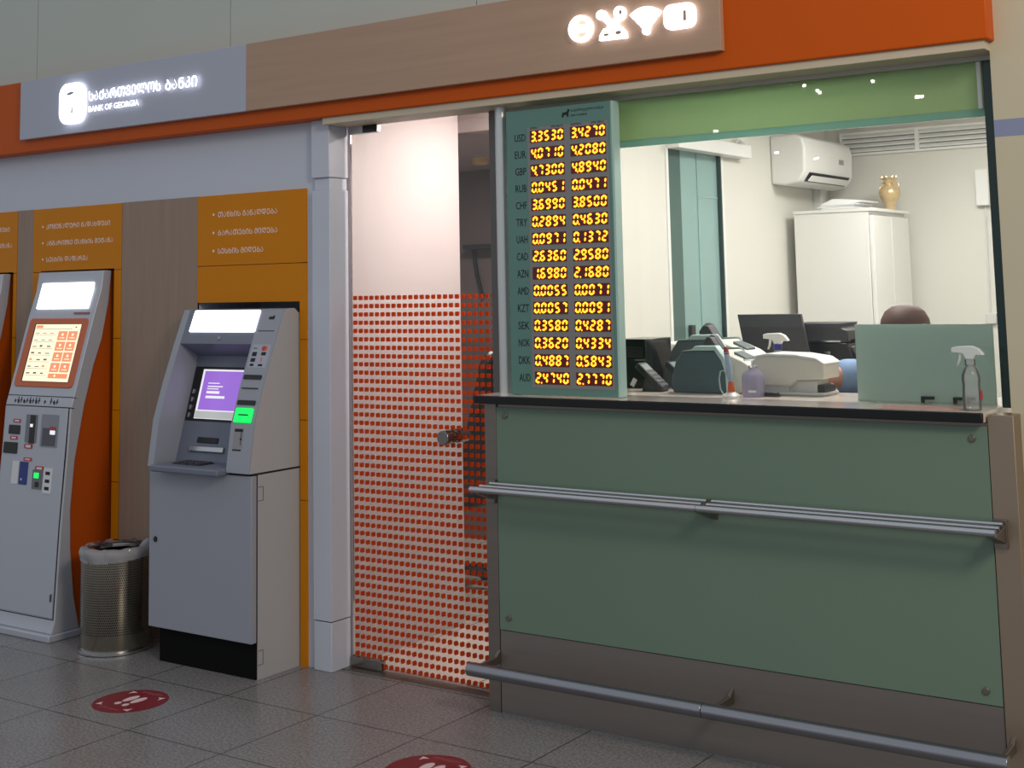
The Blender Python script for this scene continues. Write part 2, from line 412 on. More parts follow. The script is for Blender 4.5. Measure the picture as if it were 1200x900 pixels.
# passage box behind the glass door
struct('wall_passage_left', MB().box(-4.13, -4.085, 4.575, 5.385, 0, 2.62).box(-7.2, -4.13, 5.0, 5.385, 0, 2.62), M_passw, 'bright white passage wall seen through the glass door', smooth=0)
struct('wall_passage_back', MB().box(-7.2, -3.2, 7.22, 7.3, 0, 2.41), M_pass, 'back wall of the passage with its dimness painted in as grey', smooth=0)
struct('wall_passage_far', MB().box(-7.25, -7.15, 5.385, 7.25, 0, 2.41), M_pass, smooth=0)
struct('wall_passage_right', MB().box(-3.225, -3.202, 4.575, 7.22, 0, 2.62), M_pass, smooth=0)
struct('ceiling_passage', MB().box(-4.13, -3.2, 4.575, 5.385, 2.62, 2.66).box(-7.2, -3.2, 5.386, 7.3, 2.41, 2.66), M_passceil, 'grey passage ceiling beyond the glass door', smooth=0)
# threshold plate of the door
struct('trim_4', MB().box(-4.088, -3.21, 4.50, 4.60, 0, .004), M_steel, 'thin steel threshold under the glass door', smooth=0)

# ------------------------------------------------------------------ office window
win = struct('window_1', MB().box(-3.10, -1.236, 4.547, 4.553, 1.205, 2.163), M_glass, 'clear glass office window above the counter', smooth=0)
child_of(win, 'green_film', MB().box(-3.10, -1.236, 4.545, 4.553, 2.1902, 2.350), M_film, smooth=0)
child_of(win, 'film_edge', MB().box(-3.10, -1.236, 4.545, 4.553, 2.1632, 2.190), glass('teal_film_glass', (.45, .66, .6, 1), 1., (146, 186, 170), .8), smooth=0)
child_of(win, 'glass_edge', MB().box(-1.236, -1.192, 4.535, 4.57, 1.205, 2.375), M_edge, bevel=.003)
child_of(win, 'mullion', MB().tube([(-3.166, 4.47, 1.205), (-3.166, 4.47, 2.366)], .027, 24), M_alu)
child_of(win, 'jamb', MB().box(-3.274, -3.185, 4.53, 4.575, 0, 2.366), mat('jamb_grey', (112, 108, 106), .45, .3), bevel=.002)

# ------------------------------------------------------------------ glass door with dots
d = struct('door_1', MB().box(-4.066, -3.278, 4.551, 4.561, .012, 2.364), M_door, 'frameless glass door covered in small orange squares', smooth=0)
child_of(d, 'patch_fitting', MB().box(-4.075, -3.90, 4.543, 4.569, 2.331, 2.366).box(-3.985, -3.902, 4.541, 4.571, 2.333, 2.3655, 1), [M_alu, M_blackg], bevel=.002)
child_of(d, 'patch_fitting', MB().box(-4.075, -3.90, 4.541, 4.571, .008, .05), M_chrome, bevel=.002)
b = MB()
for sgn in (-1, 1):
    y0 = 4.556+sgn*.006
    b.tube([(-3.50, y0, 1.012), (-3.50, y0+sgn*.012, 1.012)], .022, 20)
    b.tube([(-3.50, y0+sgn*.012, 1.012), (-3.50, y0+sgn*.075, 1.012)], .030, 24)
child_of(d, 'door_knob', b, M_chrome, bevel=.003)

# ================================================================== FASCIA AND SIGNS
f = thing('fascia', (-4, 4.42, 2.395), 'long orange fascia band running above the whole storefront', 'fascia')
child_of(f, 'orange_band', MB().box(-8.5, -1.168, 4.375, 4.478, 2.395, 2.782), M_orange, bevel=.006)
s = thing('sign', (-5.42, 4.36, 2.466), 'blue-grey sign panel with glowing white bank logo and letters', 'sign')
child_of(s, 'panel', MB().box(-6.225, -4.522, 4.345, 4.375, 2.462, 2.776), M_sign, bevel=.002)
FW = wallf(4.345)
cx, cz = -5.768, 2.614
ring_o = rrect(cx-.098, cx+.098, cz-.105, cz+.105, .062, 8); 
b = MB()
def ringpoly(mb, F, A, B, n0, n1, mi=0):
    n = len(A)
    V = [F.p(u, v, n1) for u, v in A]+[F.p(u, v, n1) for u, v in B]+[F.p(u, v, n0) for u, v in A]+[F.p(u, v, n0) for u, v in B]
    Fc = []
    for i in range(n):
        j = (i+1) % n
        Fc += [(i, j, n+j, n+i), (2*n+i, 2*n+j, j, i), (3*n+i, n+i, n+j, 3*n+j)]
    mb.add(V, Fc, mi)
def holed_bar(mb, F, A, holes, n0, n1):
    """solid shape A built as strips with elliptical holes is approximated by shape + dark inlays"""
    mb.fp(F, A, n0, n1)
holed_bar(b, FW, ring_o, None, .004, .022)
lg = child_of(s, 'logo', b, M_glow, bevel=0)
child_of(s, 'logo_inlay', MB().fp(FW, ell(cx-.008, cz+.052, .030, .008, 16, .12), .0221, .0226).fp(FW, [(cx+.004, cz-.022), (cx+.012, cz-.02), (cx+.014, cz-.05), (cx+.0, cz-.05)], .0221, .0226), M_sign, smooth=0)
child_of(s, 'letters', MB().text(FW, 'საქართველოს'.upper(), -5.632, 2.612, .052, .545, 0, .018, bold=.02).text(FW, 'ბანკი'.upper(), -5.055, 2.608, .054, .225, 0, .018, bold=.022), M_glow, smooth=0, recalc=False)
child_of(s, 'letters', MB().text(FW, 'BANK OF GEORGIA', -5.632, 2.556, .030, .385, 0, .018, bold=.012), M_glow, smooth=0, recalc=False)
# backing strokes of the letters, so that they stand proud as solid neon bars
s = thing('sign', (-3.3, 4.36, 2.466), 'long wood-grain sign panel with four glowing white pictograms', 'sign')
child_of(s, 'panel', MB().box(-4.522, -2.100, 4.345, 4.375, 2.462, 2.776), M_wood_h, bevel=.002)
c = (-2.686, 2.613)
b = MB()
ringpoly(b, FW, ell(c[0], c[1], .052, .052, 32), ell(c[0], c[1], .037, .037, 32), .004, .02)
b.fp(FW, rrect(c[0]-.04, c[0]+.04, c[1]-.014, c[1]+.014, .004), .004, .019)
child_of(s, 'round_icon', b, M_glow, smooth=0)
c = (-2.543, 2.610)
b = MB().fp(FW, ell(c[0]-.046, c[1]+.043, .022, .019, 18), .004, .02).fp(FW, ell(c[0]+.034, c[1]+.042, .025, .025, 18), .004, .02)
b.fp(FW, [(c[0]-.05, c[1]+.03), (c[0]-.03, c[1]+.045), (c[0]+.03, c[1]-.012), (c[0]+.005, c[1]-.022)], .004, .0195).fp(FW, [(c[0]+.035, c[1]+.045), (c[0]+.052, c[1]+.028), (c[0]-.005, c[1]-.022), (c[0]-.028, c[1]-.012)], .004, .019)
b.fp(FW, [(c[0]-.058, c[1]-.055), (c[0]+.062, c[1]-.058), (c[0]+.060, c[1]-.034), (c[0]+.04, c[1]-.012), (c[0]-.038, c[1]-.012), (c[0]-.056, c[1]-.036)], .004, .0185)
child_of(s, 'figure_icon', b, M_glow, smooth=0)
child_of(s, 'icon_inlay', MB().fp(FW, ell(c[0]-.025, c[1]-.036, .012, .005), .0186, .019).fp(FW, ell(c[0]+.028, c[1]-.034, .013, .007), .0186, .019).fp(FW, ell(c[0]+.040, c[1]+.042, .006, .009), .0201, .0205), M_wood_h, smooth=0)
c = (-2.398, 2.562)
def fan(r0, r1, a0, a1, n=12): return [(c[0]+r0*math.sin(a0+(a1-a0)*i/n), c[1]+r0*math.cos(a0+(a1-a0)*i/n)) for i in range(n+1)] + [(c[0]+r1*math.sin(a1+(a0-a1)*i/n), c[1]+r1*math.cos(a1+(a0-a1)*i/n)) for i in range(n+1)]
b = MB()
for r0, r1, a in ((.074, .098, .74), (.044, .066, .72), (.016, .036, .7)): b.fp(FW, fan(r0, r1, -a, a), .004, .02)
b.fp(FW, ell(c[0], c[1]+.006, .015, .015, 16), .004, .0195)
child_of(s, 'wifi_icon', b, M_glow, smooth=0)
c = (-2.256, 2.605)
b = MB(); A = rrect(c[0]-.064, c[0]+.064, c[1]-.047, c[1]+.047, .03, 6)
b.fp(FW, [(u if u < c[0]+.03 else u, v) for u, v in A], .004, .02)
child_of(s, 'battery_icon', b, M_glow, smooth=0)
child_of(s, 'icon_inlay', MB().fp(FW, rrect(c[0]+.018, c[0]+.030, c[1]-.020, c[1]+.018), .0201, .0206), M_wood_h, smooth=0)

# ================================================================== WALL PANELS
def ypanel(x0, x1, hole, lines, label):
    t = thing('wall_panel', ((x0+x1)/2, 4.455, 0), label, 'panel', 'amber panels behind the machines')
    b = MB(); y0, y1 = 4.450, 4.460
    zz = [0, .709, 1.059, 1.414, 1.758, 2.095]
    for i in range(5):
        a, e = zz[i]+.002, zz[i+1]-.0015
        if i == 0: a = 0
        def seg(xa, xb, za, zb):
            if xb-xa > .002 and zb-za > .001: b.box(xa, xb, y0, y1, za, zb)
        hx0, hx1, hz = hole
        if e <= hz: seg(x0, hx0, a, e); seg(hx1, x1, a, e)
        elif a >= hz: seg(x0, x1, a, e)
        else: seg(x0, hx0, a, hz); seg(hx1, x1, a, hz); seg(x0, x1, hz, e)
    b.box(x0+.001, hole[0], y0+.003, y1, 0, 2.09, 1).box(hole[1], x1-.001, y0+.003, y1, 0, 2.09, 1).box(x0+.001, x1-.001, y0+.003, y1, hole[2], 2.09, 1)
    child_of(t, 'board', b, [M_yellow, mat('amber_seam', (120, 70, 8), .7)], smooth=0)
    F = wallf(y0); b = MB()
    for (u, v, w, s) in lines:
        b.text(F, s.upper(), u+.035, v, .026, w, 0, .001, bold=.008)
        b.add([F.p(p[0], p[1], .001) for p in ell(u+.004, v+.014, .0065, .0065, 10)], [tuple(range(10))])
    child_of(t, 'lettering', b, M_txt, smooth=0, recalc=False)
    return t
ypanel(-4.956, -4.245, N1, [(-4.850, 1.988, .39, 'თანხის განაღდება'), (-4.850, 1.901, .39, 'ბარათების მიღება'), (-4.850, 1.815, .30, 'სესხის მიღება')], 'amber yellow wall panel with white lettering above the cash machine')
ypanel(-6.235, -5.516, N2, [(-6.160, 1.985, .52, 'კომუნალური გადახდები'), (-6.157, 1.898, .54, 'ანგარიშზე თანხის შეტანა'), (-6.155, 1.812, .34, 'სესხის დაფარვა')], 'amber yellow wall panel with white lettering above the whole payment kiosk')
ypanel(-7.075, -6.377, N3, [(-7.000, 1.985, .52, 'კომუნალური გადახდები'), (-6.997, 1.898, .54, 'ანგარიშზე თანხის შეტანა'), (-6.995, 1.812, .34, 'სესხის დაფარვა')], 'amber yellow wall panel cut off by the left edge of the photo')
tag(obj('wall_panel', MB().box(-5.514, -4.958, 4.452, 4.460, 0, 2.095), M_wood_v, smooth=0), 'broad grey-brown wood-grain strip between payment kiosk and cash machine', 'panel', 'wood-grain wall strips')
tag(obj('wall_panel', MB().box(-6.375, -6.237, 4.452, 4.460, 0, 2.095), M_wood_v, smooth=0), 'narrow wood-grain strip left of the whole payment kiosk', 'panel', 'wood-grain wall strips')

# ================================================================== CASH MACHINE
A = thing('cash_machine', (-4.62, 4.45, 0), 'grey cash machine with purple screen and glowing white top panel', 'cash machine')
X0, X1 = -4.945, -4.293
child_of(A, 'cabinet', MB().box(X0, X1, 4.200, 4.80, .15, .848).box(X0+.045, X1, 4.2005, 4.80, 0, .15), M_atm, smooth=0)
child_of(A, 'door_gap', MB().box(X0+.003, X1-.0015, 4.193, 4.201, .151, .847), M_seam, smooth=0)
child_of(A, 'kick_plate', MB().box(X0+.045, X1-.004, 4.192, 4.2005, .002, .150), M_kickb)
dr = child_of(A, 'cabinet_door', MB().box(X0, X1, 4.163, 4.194, .152, .846), M_atm_f, bevel=.003)
FL = wallf(4.163)
child_of(dr, 'lock', MB().fp(FL, ell(X0+.045, .535, .011, .013, 16), -.001, .004), M_black)
FR = Frame((X1, 0, 0), (0, 1, 0), (0, 0, 1))
b = MB()
for F_, zt in ((FR, .80), (FR, .12)):
    for (u0, u1, v0, v1) in ((4.202, 4.232, zt-.004, zt-.002), (4.230, 4.232, zt-.06, zt-.002), (4.202, 4.232, zt-.062, zt-.06)): b.fp(F_, rrect(u0, u1, v0, v1), -.001, .0008)
child_of(A, 'hinge_outline', b, M_seam, smooth=0)
# seam plate between cabinet and head
child_of(A, 'seam_plate', MB().box(X0+.003, X1-.003, 4.172, 4.79, .846, .858), M_seam, smooth=0)
PF = [(4.150, .857), (4.180, 1.06), (4.232, 1.22), (4.300, 1.400), (4.362, 1.553)]
back = [(4.425, 1.556), (4.450, 1.536), (4.80, 1.536), (4.80, .857)]
RB = [(4.275, .857), (4.412, 1.338), (4.300, 1.400), (4.362, 1.553)]
b = MB()
b.prism(PF+back, 'x', X0, -4.905, 1).prism(RB+back, 'x', -4.905, -4.437, 2).prism(PF+back, 'x', -4.437, X1-.003, 1)
b.prism([(p[0]+.004, p[1]) for p in PF]+back, 'x', X1-.003, X1, 0)
child_of(A, 'head', b, [M_atm, M_atm_f, M_atm_d], smooth=20)
SL = Slope(4.300, 1.400, 4.362, 1.553)
child_of(A, 'light_panel', MB().fp(SL, rrect(-4.865, -4.437, 1.452, 1.549, .006), -.002, .004), M_lamp)
child_of(A, 'camera_dome', MB().fp(SL, ell(-4.655, 1.424, .008, .008, 14), -.001, .005), mat('dome_grey', (150, 155, 170), .15), bevel=.002)
SB = Slope(4.275, .857, 4.412, 1.338)
sc = child_of(A, 'screen', MB().fp(SB, rrect(-4.898, -4.50, 1.046, 1.288), -.002, .004), M_black, bevel=.002)
b = MB().fp(SB, rrect(-4.840, -4.515, 1.056, 1.276), .004, .0052, 0).fp(SB, rrect(-4.826, -4.522, 1.095, 1.268), .0053, .0056, 1).fp(SB, rrect(-4.838, -4.518, 1.058, 1.090), .0053, .0056, 2)
b.fp(SB, rrect(-4.750, -4.62, 1.095, 1.268), .0056, .0058, 1)
for i, (w, h) in enumerate(((.075, .004), (.10, .005), (.075, .004), (.085, .011), (.125, .011))):
    zc = (1.212, 1.197, 1.187, 1.168, 1.147)[i]
    b.fp(SB, rrect(-4.790, -4.790+w, zc, zc+h), .0058, .0061, 0)
child_of(sc, 'display', b, [M_scr_w, M_scr_p, M_scr_g], smooth=0)
for i in range(4): child_of(sc, 'side_button', MB().fp(SB, rrect(-4.882, -4.868, 1.060+i*.035, 1.080+i*.035, .003), .004, .008), M_steel2)
child_of(A, 'cash_slot', MB().fp(SB, rrect(-4.785, -4.652, .952, .976, .004), -.002, .006), M_black, bevel=.002)
child_of(A, 'dispenser_bar', MB().fp(SB, rrect(-4.825, -4.600, .912, .938, .006), -.002, .012), M_steel2, bevel=.004)
child_of(A, 'shelf', MB().box(-4.872, -4.440, 4.100, 4.30, .842, .872), M_atm_d, bevel=.008, seg=3)
b = MB().box(-4.80, -4.62, 4.165, 4.255, .872, .876)
for i in range(4):
    for j in range(4): b.box(-4.79+i*.043, -4.757+i*.043, 4.170+j*.021, 4.186+j*.021, .876, .881)
child_of(A, 'keypad', b, M_dkgrey, bevel=.001)
S1 = Slope(*PF[2], *PF[3]); S0 = Slope(*PF[1], *PF[2]); S9 = Slope(*PF[0], *PF[1])
child_of(A, 'receipt_slot', MB().fp(S1, rrect(-4.425, -4.318, 1.250, 1.268, .003), -.002, .005), M_black)
child_of(A, 'receipt_slot', MB().fp(S0, rrect(-4.420, -4.322, 1.210, 1.214), -.002, .004), M_black)
child_of(A, 'receipt_slot', MB().fp(S0, rrect(-4.425, -4.318, 1.142, 1.161, .003), -.002, .005), M_black)
cr = child_of(A, 'card_reader', MB().fp(S0, rrect(-4.420, -4.318, 1.068, 1.128, .004), -.002, .010), M_green_l, bevel=.003)
child_of(cr, 'card_slot', MB().fp(S0, rrect(-4.395, -4.335, 1.096, 1.102), .0095, .0112), M_black)
b = MB().fp(S9, rrect(-4.412, -4.355, .960, 1.045, .003), -.001, .001, 0)
b.fp(S9, rrect(-4.408, -4.358, 1.030, 1.042), .001, .0013, 1).fp(S9, rrect(-4.372, -4.362, .995, 1.004), .001, .0013, 1).fp(S9, rrect(-4.412, -4.36, .950, .956), -.001, .0013, 1).fp(S9, rrect(-4.368, -4.364, .975, 1.03), .001, .0013, 1)
child_of(A, 'instruction_label', b, [mat('label_grey', (150, 146, 150), .5), M_ink], smooth=0)
b = MB(); S2 = SL
b.fp(S2, rrect(-4.372, -4.340, 1.508, 1.520), -.001, .001, 0).fp(S2, rrect(-4.350, -4.338, 1.512, 1.524), -.001, .0011, 0)
b.fp(S2, rrect(-4.418, -4.318, 1.456, 1.459), -.001, .001, 0)
b.fp(S1, rrect(-4.424, -4.312, 1.300, 1.398, .004), -.001, .0006, 1)
PSM = [M_ink, mat('sticker_grey', (172, 176, 190), .5), M_red, M_orange_p]
def psticker(*shapes):
    q = MB()
    for (poly, n1_, mi_) in shapes: q.fp(S1, poly, -.001, n1_, mi_)
    child_of(A, 'payment_sticker', q, PSM, smooth=0)
child_of(A, 'payment_sticker', MB().text(S1, 'VISA', -4.418, 1.378, .008, .028, 0, .0012, 0), M_ink, smooth=0, recalc=False)
psticker((ell(-4.352, 1.382, .011, .011), .0012, 2), (ell(-4.340, 1.382, .011, .011), .0011, 3))
psticker((rrect(-4.414, -4.386, 1.348, 1.366), .0012, 0)); psticker((rrect(-4.358, -4.330, 1.352, 1.366), .0012, 0))
psticker((rrect(-4.414, -4.386, 1.324, 1.340), .0012, 0)); psticker((rrect(-4.352, -4.346, 1.324, 1.342), .0012, 3))
psticker((rrect(-4.412, -4.388, 1.306, 1.316, .004), .0012, 0)); psticker((rrect(-4.360, -4.334, 1.306, 1.315), .0012, 0))
child_of(A, 'sticker_sheet', b, PSM, smooth=0, recalc=False)

# ================================================================== PAYMENT KIOSKS
K = thing('payment_kiosk', (-5.87, 4.30, 0), 'silver payment kiosk with orange-framed touch screen beside the steel bin', 'kiosk', 'silver and orange payment kiosks')
KX0, KX1 = -6.130, -5.605
front = [(4.140, .034), (4.156, .087), (4.182, .518), (4.212, .86), (4.229, 1.087), (4.243, 1.136), (4.298, 1.33), (4.352, 1.522), (4.396, 1.657), (4.412, 1.756)]
bk = [(4.463, 1.756), (4.448, 1.596), (4.411, 1.418), (4.362, 1.285), (4.309, 1.089), (4.259, .831), (4.238, .60), (4.242, .42), (4.264, .2), (4.300, .034)]
child_of(K, 'shell', MB().prism(front+bk, 'x', KX0, KX1), M_kio, bevel=.005, smooth=25)
body = [(p[0]-.006, p[1]) for p in reversed(bk)] + [(4.80, 1.74), (4.80, .034)]
child_of(K, 'side_body', MB().prism(body, 'x', KX0+.014, KX1-.014), M_kio_o, smooth=25)
child_of(K, 'plinth', MB().box(KX0-.012, KX1+.010, 4.118, 4.80, 0, .034), M_kio, bevel=.006)
KT = Slope(4.352, 1.522, 4.404, 1.70); KM = Slope(4.243, 1.136, 4.352, 1.522); KD = Slope(4.182, .518, 4.229, 1.087); KS = Slope(4.229, 1.087, 4.243, 1.136)
child_of(K, 'light_panel', MB().fp(KT, rrect(-6.075, -5.660, 1.566, 1.698, .004), -.012, .008), M_lampw, bevel=.004)
bz = child_of(K, 'screen_bezel', MB().fp(KM, rrect(-6.100, -5.630, 1.178, 1.518, .022), -.01, .005), M_kio_bz, bevel=.003)
b = MB().fp(KM, rrect(-6.046, -5.670, 1.203, 1.490), .005, .0056, 3)
b.fp(KM, rrect(-6.037, -5.672, 1.206, 1.487), .0056, .0060, 0)
b.fp(KM, rrect(-6.030, -5.975, 1.468, 1.482), .0060, .0064, 1)
b.fp(KM, rrect(-6.030, -5.735, 1.462, 1.464), .0060, .0063, 2)
b.fp(KM, rrect(-5.715, -5.702, 1.470, 1.476), .0060, .0063, 2)
for r in range(4):
    for c_ in range(2):
        u0 = -5.838+c_*.080; v0 = 1.408-r*.052
        b.fp(KM, rrect(u0, u0+.072, v0, v0+.045, .003), .0060, .0064, 1)
        b.fp(KM, ell(u0+.036, v0+.028, .009, .007, 8), .0064, .0067, 0).fp(KM, rrect(u0+.016, u0+.056, v0+.010, v0+.014), .0064, .0067, 0)
b.fp(KM, rrect(-5.838, -5.686, 1.222, 1.245, .003), .0060, .0064, 1).fp(KM, ell(-5.785, 1.234, .008, .006, 8), .0064, .0067, 0)
for r in range(7):
    b.fp(KM, rrect(-6.028, -5.858, 1.432-r*.033, 1.4335-r*.033), .0060, .0063, 2)
    for c_ in range(3):
        u0 = -6.022+c_*.058; v0 = 1.440-r*.033
        k = (r*3+c_) % 5; ww = (.024, .034, .020, .030, .026)[k]; hh = (.006, .004, .010, .006, .008)[k]
        mi = 1 if (r, c_) in ((4, 0), (5, 2)) else 2
        if r in (0, 1): ww, hh = .03, .003
        b.fp(KM, rrect(u0, u0+ww, v0, v0+hh), .0060, .0063, mi)
child_of(bz, 'touch_screen', b, [M_scr_c, M_scr_o, M_scr_k, M_black], smooth=0)
child_of(K, 'red_label', MB().fp(KT, rrect(-5.760, -5.640, 1.538, 1.548), -.006, .0035), mat('dull_red_label', (150, 92, 104), .5), smooth=0)
b = MB().fp(KS, rrect(KX0-.001, KX1+.001, 1.1345, 1.1375), -.02, .002, 0).fp(KS, rrect(KX0-.001, KX1+.001, 1.085, 1.089), -.02, .002, 0)
b.fp(KD, rrect(KX1-.014, KX1-.008, .52, 1.085), -.01, .0012, 0)
b.fp(Slope(4.156, .087, 4.182, .518), rrect(KX1-.014, KX1-.008, .10, .52), -.01, .0012, 0).fp(Slope(4.156, .087, 4.182, .518), rrect(KX0, KX1-.008, .096, .100), -.01, .0012, 0)
child_of(K, 'door_seam', b, M_seam, smooth=0)
b = MB()
rr = random.Random(3)
for i in range(15):
    u = -6.060+i*.024
    if i in (9, 11): continue
    hh = rr.choice((.018, .024, .028))
    b.fp(KS, rrect(u, u+.006, 1.100, 1.100+hh), -.001, .0012); b.fp(KS, rrect(u-.004, u+.013, 1.100+hh*.4, 1.104+hh*.4), -.001, .0012)
    if i % 2: b.fp(KS, rrect(u+.008, u+.014, 1.098, 1.112), -.001, .0012)
child_of(K, 'pictogram_strip', b, M_ink, smooth=0)
# lower door and what is set in it
dl = [(p[0]-.004, p[1]) for p in front[1:5]]
dd = child_of(K, 'service_door', MB().prism([(p[0], max(p[1], .105) if i == 0 else min(p[1], 1.082)) for i, p in enumerate(dl)] + [(p[0]+.01, min(max(p[1], .105), 1.082)) for p in reversed(dl)], 'x', KX0+.012, KX1-.016), M_kio, bevel=.002)
n0, n1 = .002, .0065
child_of(dd, 'bill_slot', MB().fp(KD, rrect(-6.075, -5.985, .945, .990, .004), n0, n1+.001), M_black, bevel=.002)
child_of(dd, 'bill_slot', MB().fp(KD, rrect(-6.105, -5.995, .850, .905, .004), n0, n1+.001), M_black, bevel=.002)
child_of(dd, 'coin_slot', MB().fp(KD, rrect(-5.938, -5.850, .910, 1.045, .004), n0, n1, 0).fp(KD, rrect(-5.905, -5.862, .905, 1.043, .003), n1, n1+.001, 1).fp(KD, rrect(-5.902, -5.880, .985, 1.000), n1+.001, n1+.0015, 2), [mat('slot_grey', (120, 122, 130), .4), M_black, M_scr_w], smooth=0)
child_of(dd, 'receipt_opening', MB().fp(KD, rrect(-5.815, -5.685, .895, 1.050, .006), n0, n1, 0).fp(KD, rrect(-5.800, -5.695, .900, .985, .004), n1, n1+.001, 1).fp(KD, rrect(-5.745, -5.695, .978, .992, .003), n1+.001, n1+.002, 2).fp(KD, rrect(-5.740, -5.700, .955, .975, .003), n1+.001, n1+.0018, 3), [mat('opening_grey', (140, 142, 152), .4), mat('opening_dark', (86, 84, 94), .4), M_red, M_scr_w], smooth=0)
b = MB()
for u0, u1, v0, v1 in ((-6.045, -5.985, 1.002, 1.020), (-6.060, -6.000, .918, .936), (-5.938, -5.875, .880, .902), (-5.935, -5.870, .820, .836), (-5.835, -5.770, .780, .800)):
    child_of(dd, 'red_tag', MB().fp(KD, rrect(u0, u1, v0, v1, .006), n0, n1-.001, 0).fp(KD, rrect(u0+.012, u1-.012, v0+.005, v1-.005, .002), n1-.001, n1-.0007, 1), [M_red, M_sticker], smooth=0)
child_of(dd, 'sticker', MB().fp(KD, rrect(-5.960, -5.895, .705, .815, .003), n0, n1-.001, 0).fp(KD, rrect(-5.945, -5.935, .725, .735), n1-.001, n1-.0007, 1), [M_blue_s, M_sticker], smooth=0)
child_of(dd, 'sticker', MB().fp(KD, rrect(-6.02, -5.97, .705, .815, .003), n0, n1-.001), M_sticker, smooth=0)
b = MB().fp(KD, rrect(-5.765, -5.700, .675, .795, .004), n0, n1-.001, 1)
for q in (.690, .725, .762): b.fp(KD, rrect(-5.750, -5.715, q, q+.016), n1-.001, n1-.0006, 2)
child_of(dd, 'sticker', b, [M_blue_s, M_sticker, M_ink], smooth=0)
child_of(dd, 'card_reader', MB().fp(KD, rrect(-5.850, -5.775, .690, .782, .004), n0, n1, 0).fp(KD, rrect(-5.838, -5.800, .742, .768, .003), n1, n1+.001, 1).fp(KD, rrect(-5.825, -5.795, .700, .725, .003), n1, n1+.001, 2), [mat('reader_grey', (110, 112, 116), .4), M_green_l, M_black], smooth=0)
child_of(dd, 'lock', MB().fp(Slope(4.152, .087, 4.178, .518), rrect(-5.640, -5.632, .18, .215), .004, .006), M_dkgrey)
K2 = copy_tree(K); K2.location = (-5.87-.838, 4.30, 0)
K2['label'] = 'payment kiosk of which only the right edge shows at the left frame edge'

# ================================================================== BIN
Bn = thing('waste_bin', (-5.255, 4.235, 0), 'perforated steel waste bin between payment kiosk and cash machine', 'bin')
bx, by = -5.255, 4.235
child_of(Bn, 'drum', MB().lathe((bx, by, 0), [(.158, .012), (.160, .015), (.160, .445), (.154, .450), (.150, .44), (.150, .03)], 48), M_bin, smooth=50)
child_of(Bn, 'foot_ring', MB().lathe((bx, by, 0), [(.162, 0), (.168, .004), (.168, .014), (.161, .018)], 48), M_steel2)
child_of(Bn, 'rim', MB().lathe((bx, by, 0), [(.150, .436), (.152, .446), (.148, .455), (.125, .459), (.100, .457), (.098, .442), (.102, .436)], 48), M_chrome)
b = MB(); n = 64; V = []; rng = random.Random(5)
prof = [(.1635, .414), (.166, .430), (.169, .450), (.160, .466), (.132, .468)]
for i, (r, z) in enumerate(prof):
    for k in range(n):
        a = 2*math.pi*k/n; tw = .004*math.sin(a*9+i)+.003*math.sin(a*17+i*2)
        zz = z + (.007*math.sin(a*2+1.2)*(i == 0)) + tw*.6
        V.append((bx+(r+tw)*math.cos(a), by+(r+tw)*math.sin(a), zz))
b.add(V, [(i*n+k, i*n+(k+1) % n, (i+1)*n+(k+1) % n, (i+1)*n+k) for i in range(4) for k in range(n)])
b.tube([(bx+.115, by+.05, .456), (bx+.128, by+.06, .472), (bx+.142, by+.07, .488), (bx+.140, by+.08, .494)], [.014, .020, .016, .006], 8)
child_of(Bn, 'bag_liner', b, M_bag, smooth=60)

# ================================================================== FLOOR STICKERS
def sticker(cx, cy, label):
    t = thing('floor_sticker', (cx, cy, 0), label, 'floor sticker', 'red round floor stickers')
    F = Frame((cx, cy, 0), (1, 0, 0), (0, 1, 0)); r = .150
    child_of(t, 'disc', MB().fp(F, ell(0, 0, r, r, 64), 0, .0012), M_floor_red, smooth=0)
    b = MB(); h = .0018
    for x in (-.023, .023):
        b.fp(F, [(x+.017*math.cos(a)*(1 if math.sin(a) < 0 else 1.08), .022+.042*math.sin(a)) for a in [2*math.pi*i/24 for i in range(24)]], .0012, h)
        b.fp(F, ell(x, -.044, .013, .016, 18), .0012, h)
    child_of(t, 'footprints', b, M_floor_pr, smooth=0)
    b = MB()
    for a in (45, 135, 225, 315):
        q = math.radians(a); px, py = .118*math.cos(q), .118*math.sin(q); u = Vector((math.cos(q), math.sin(q))); w = Vector((-u.y, u.x)); p = Vector((px, py))
        b.fp(F, [tuple(p+u*.018), tuple(p-u*.010+w*.018), tuple(p-u*.004), tuple(p-u*.010-w*.018)], .0012, h)
    child_of(t, 'arrows', b, M_floor_pr, smooth=0)
    b = MB()
    b.text(F, 'დაიცავით', -.055, .098, .020, .11, 0, h).text(F, 'დისტანცია', -.055, -.118, .020, .11, 0, h)
    child_of(t, 'lettering', b, mat('sticker_print_dim', (190, 110, 112), .6), smooth=0, recalc=False)
sticker(-4.528, 3.726, 'round red footprint sticker on the floor in front of the cash machine')
sticker(-3.005, 3.735, 'round red footprint sticker on the floor before the counter, cut by the bottom edge')

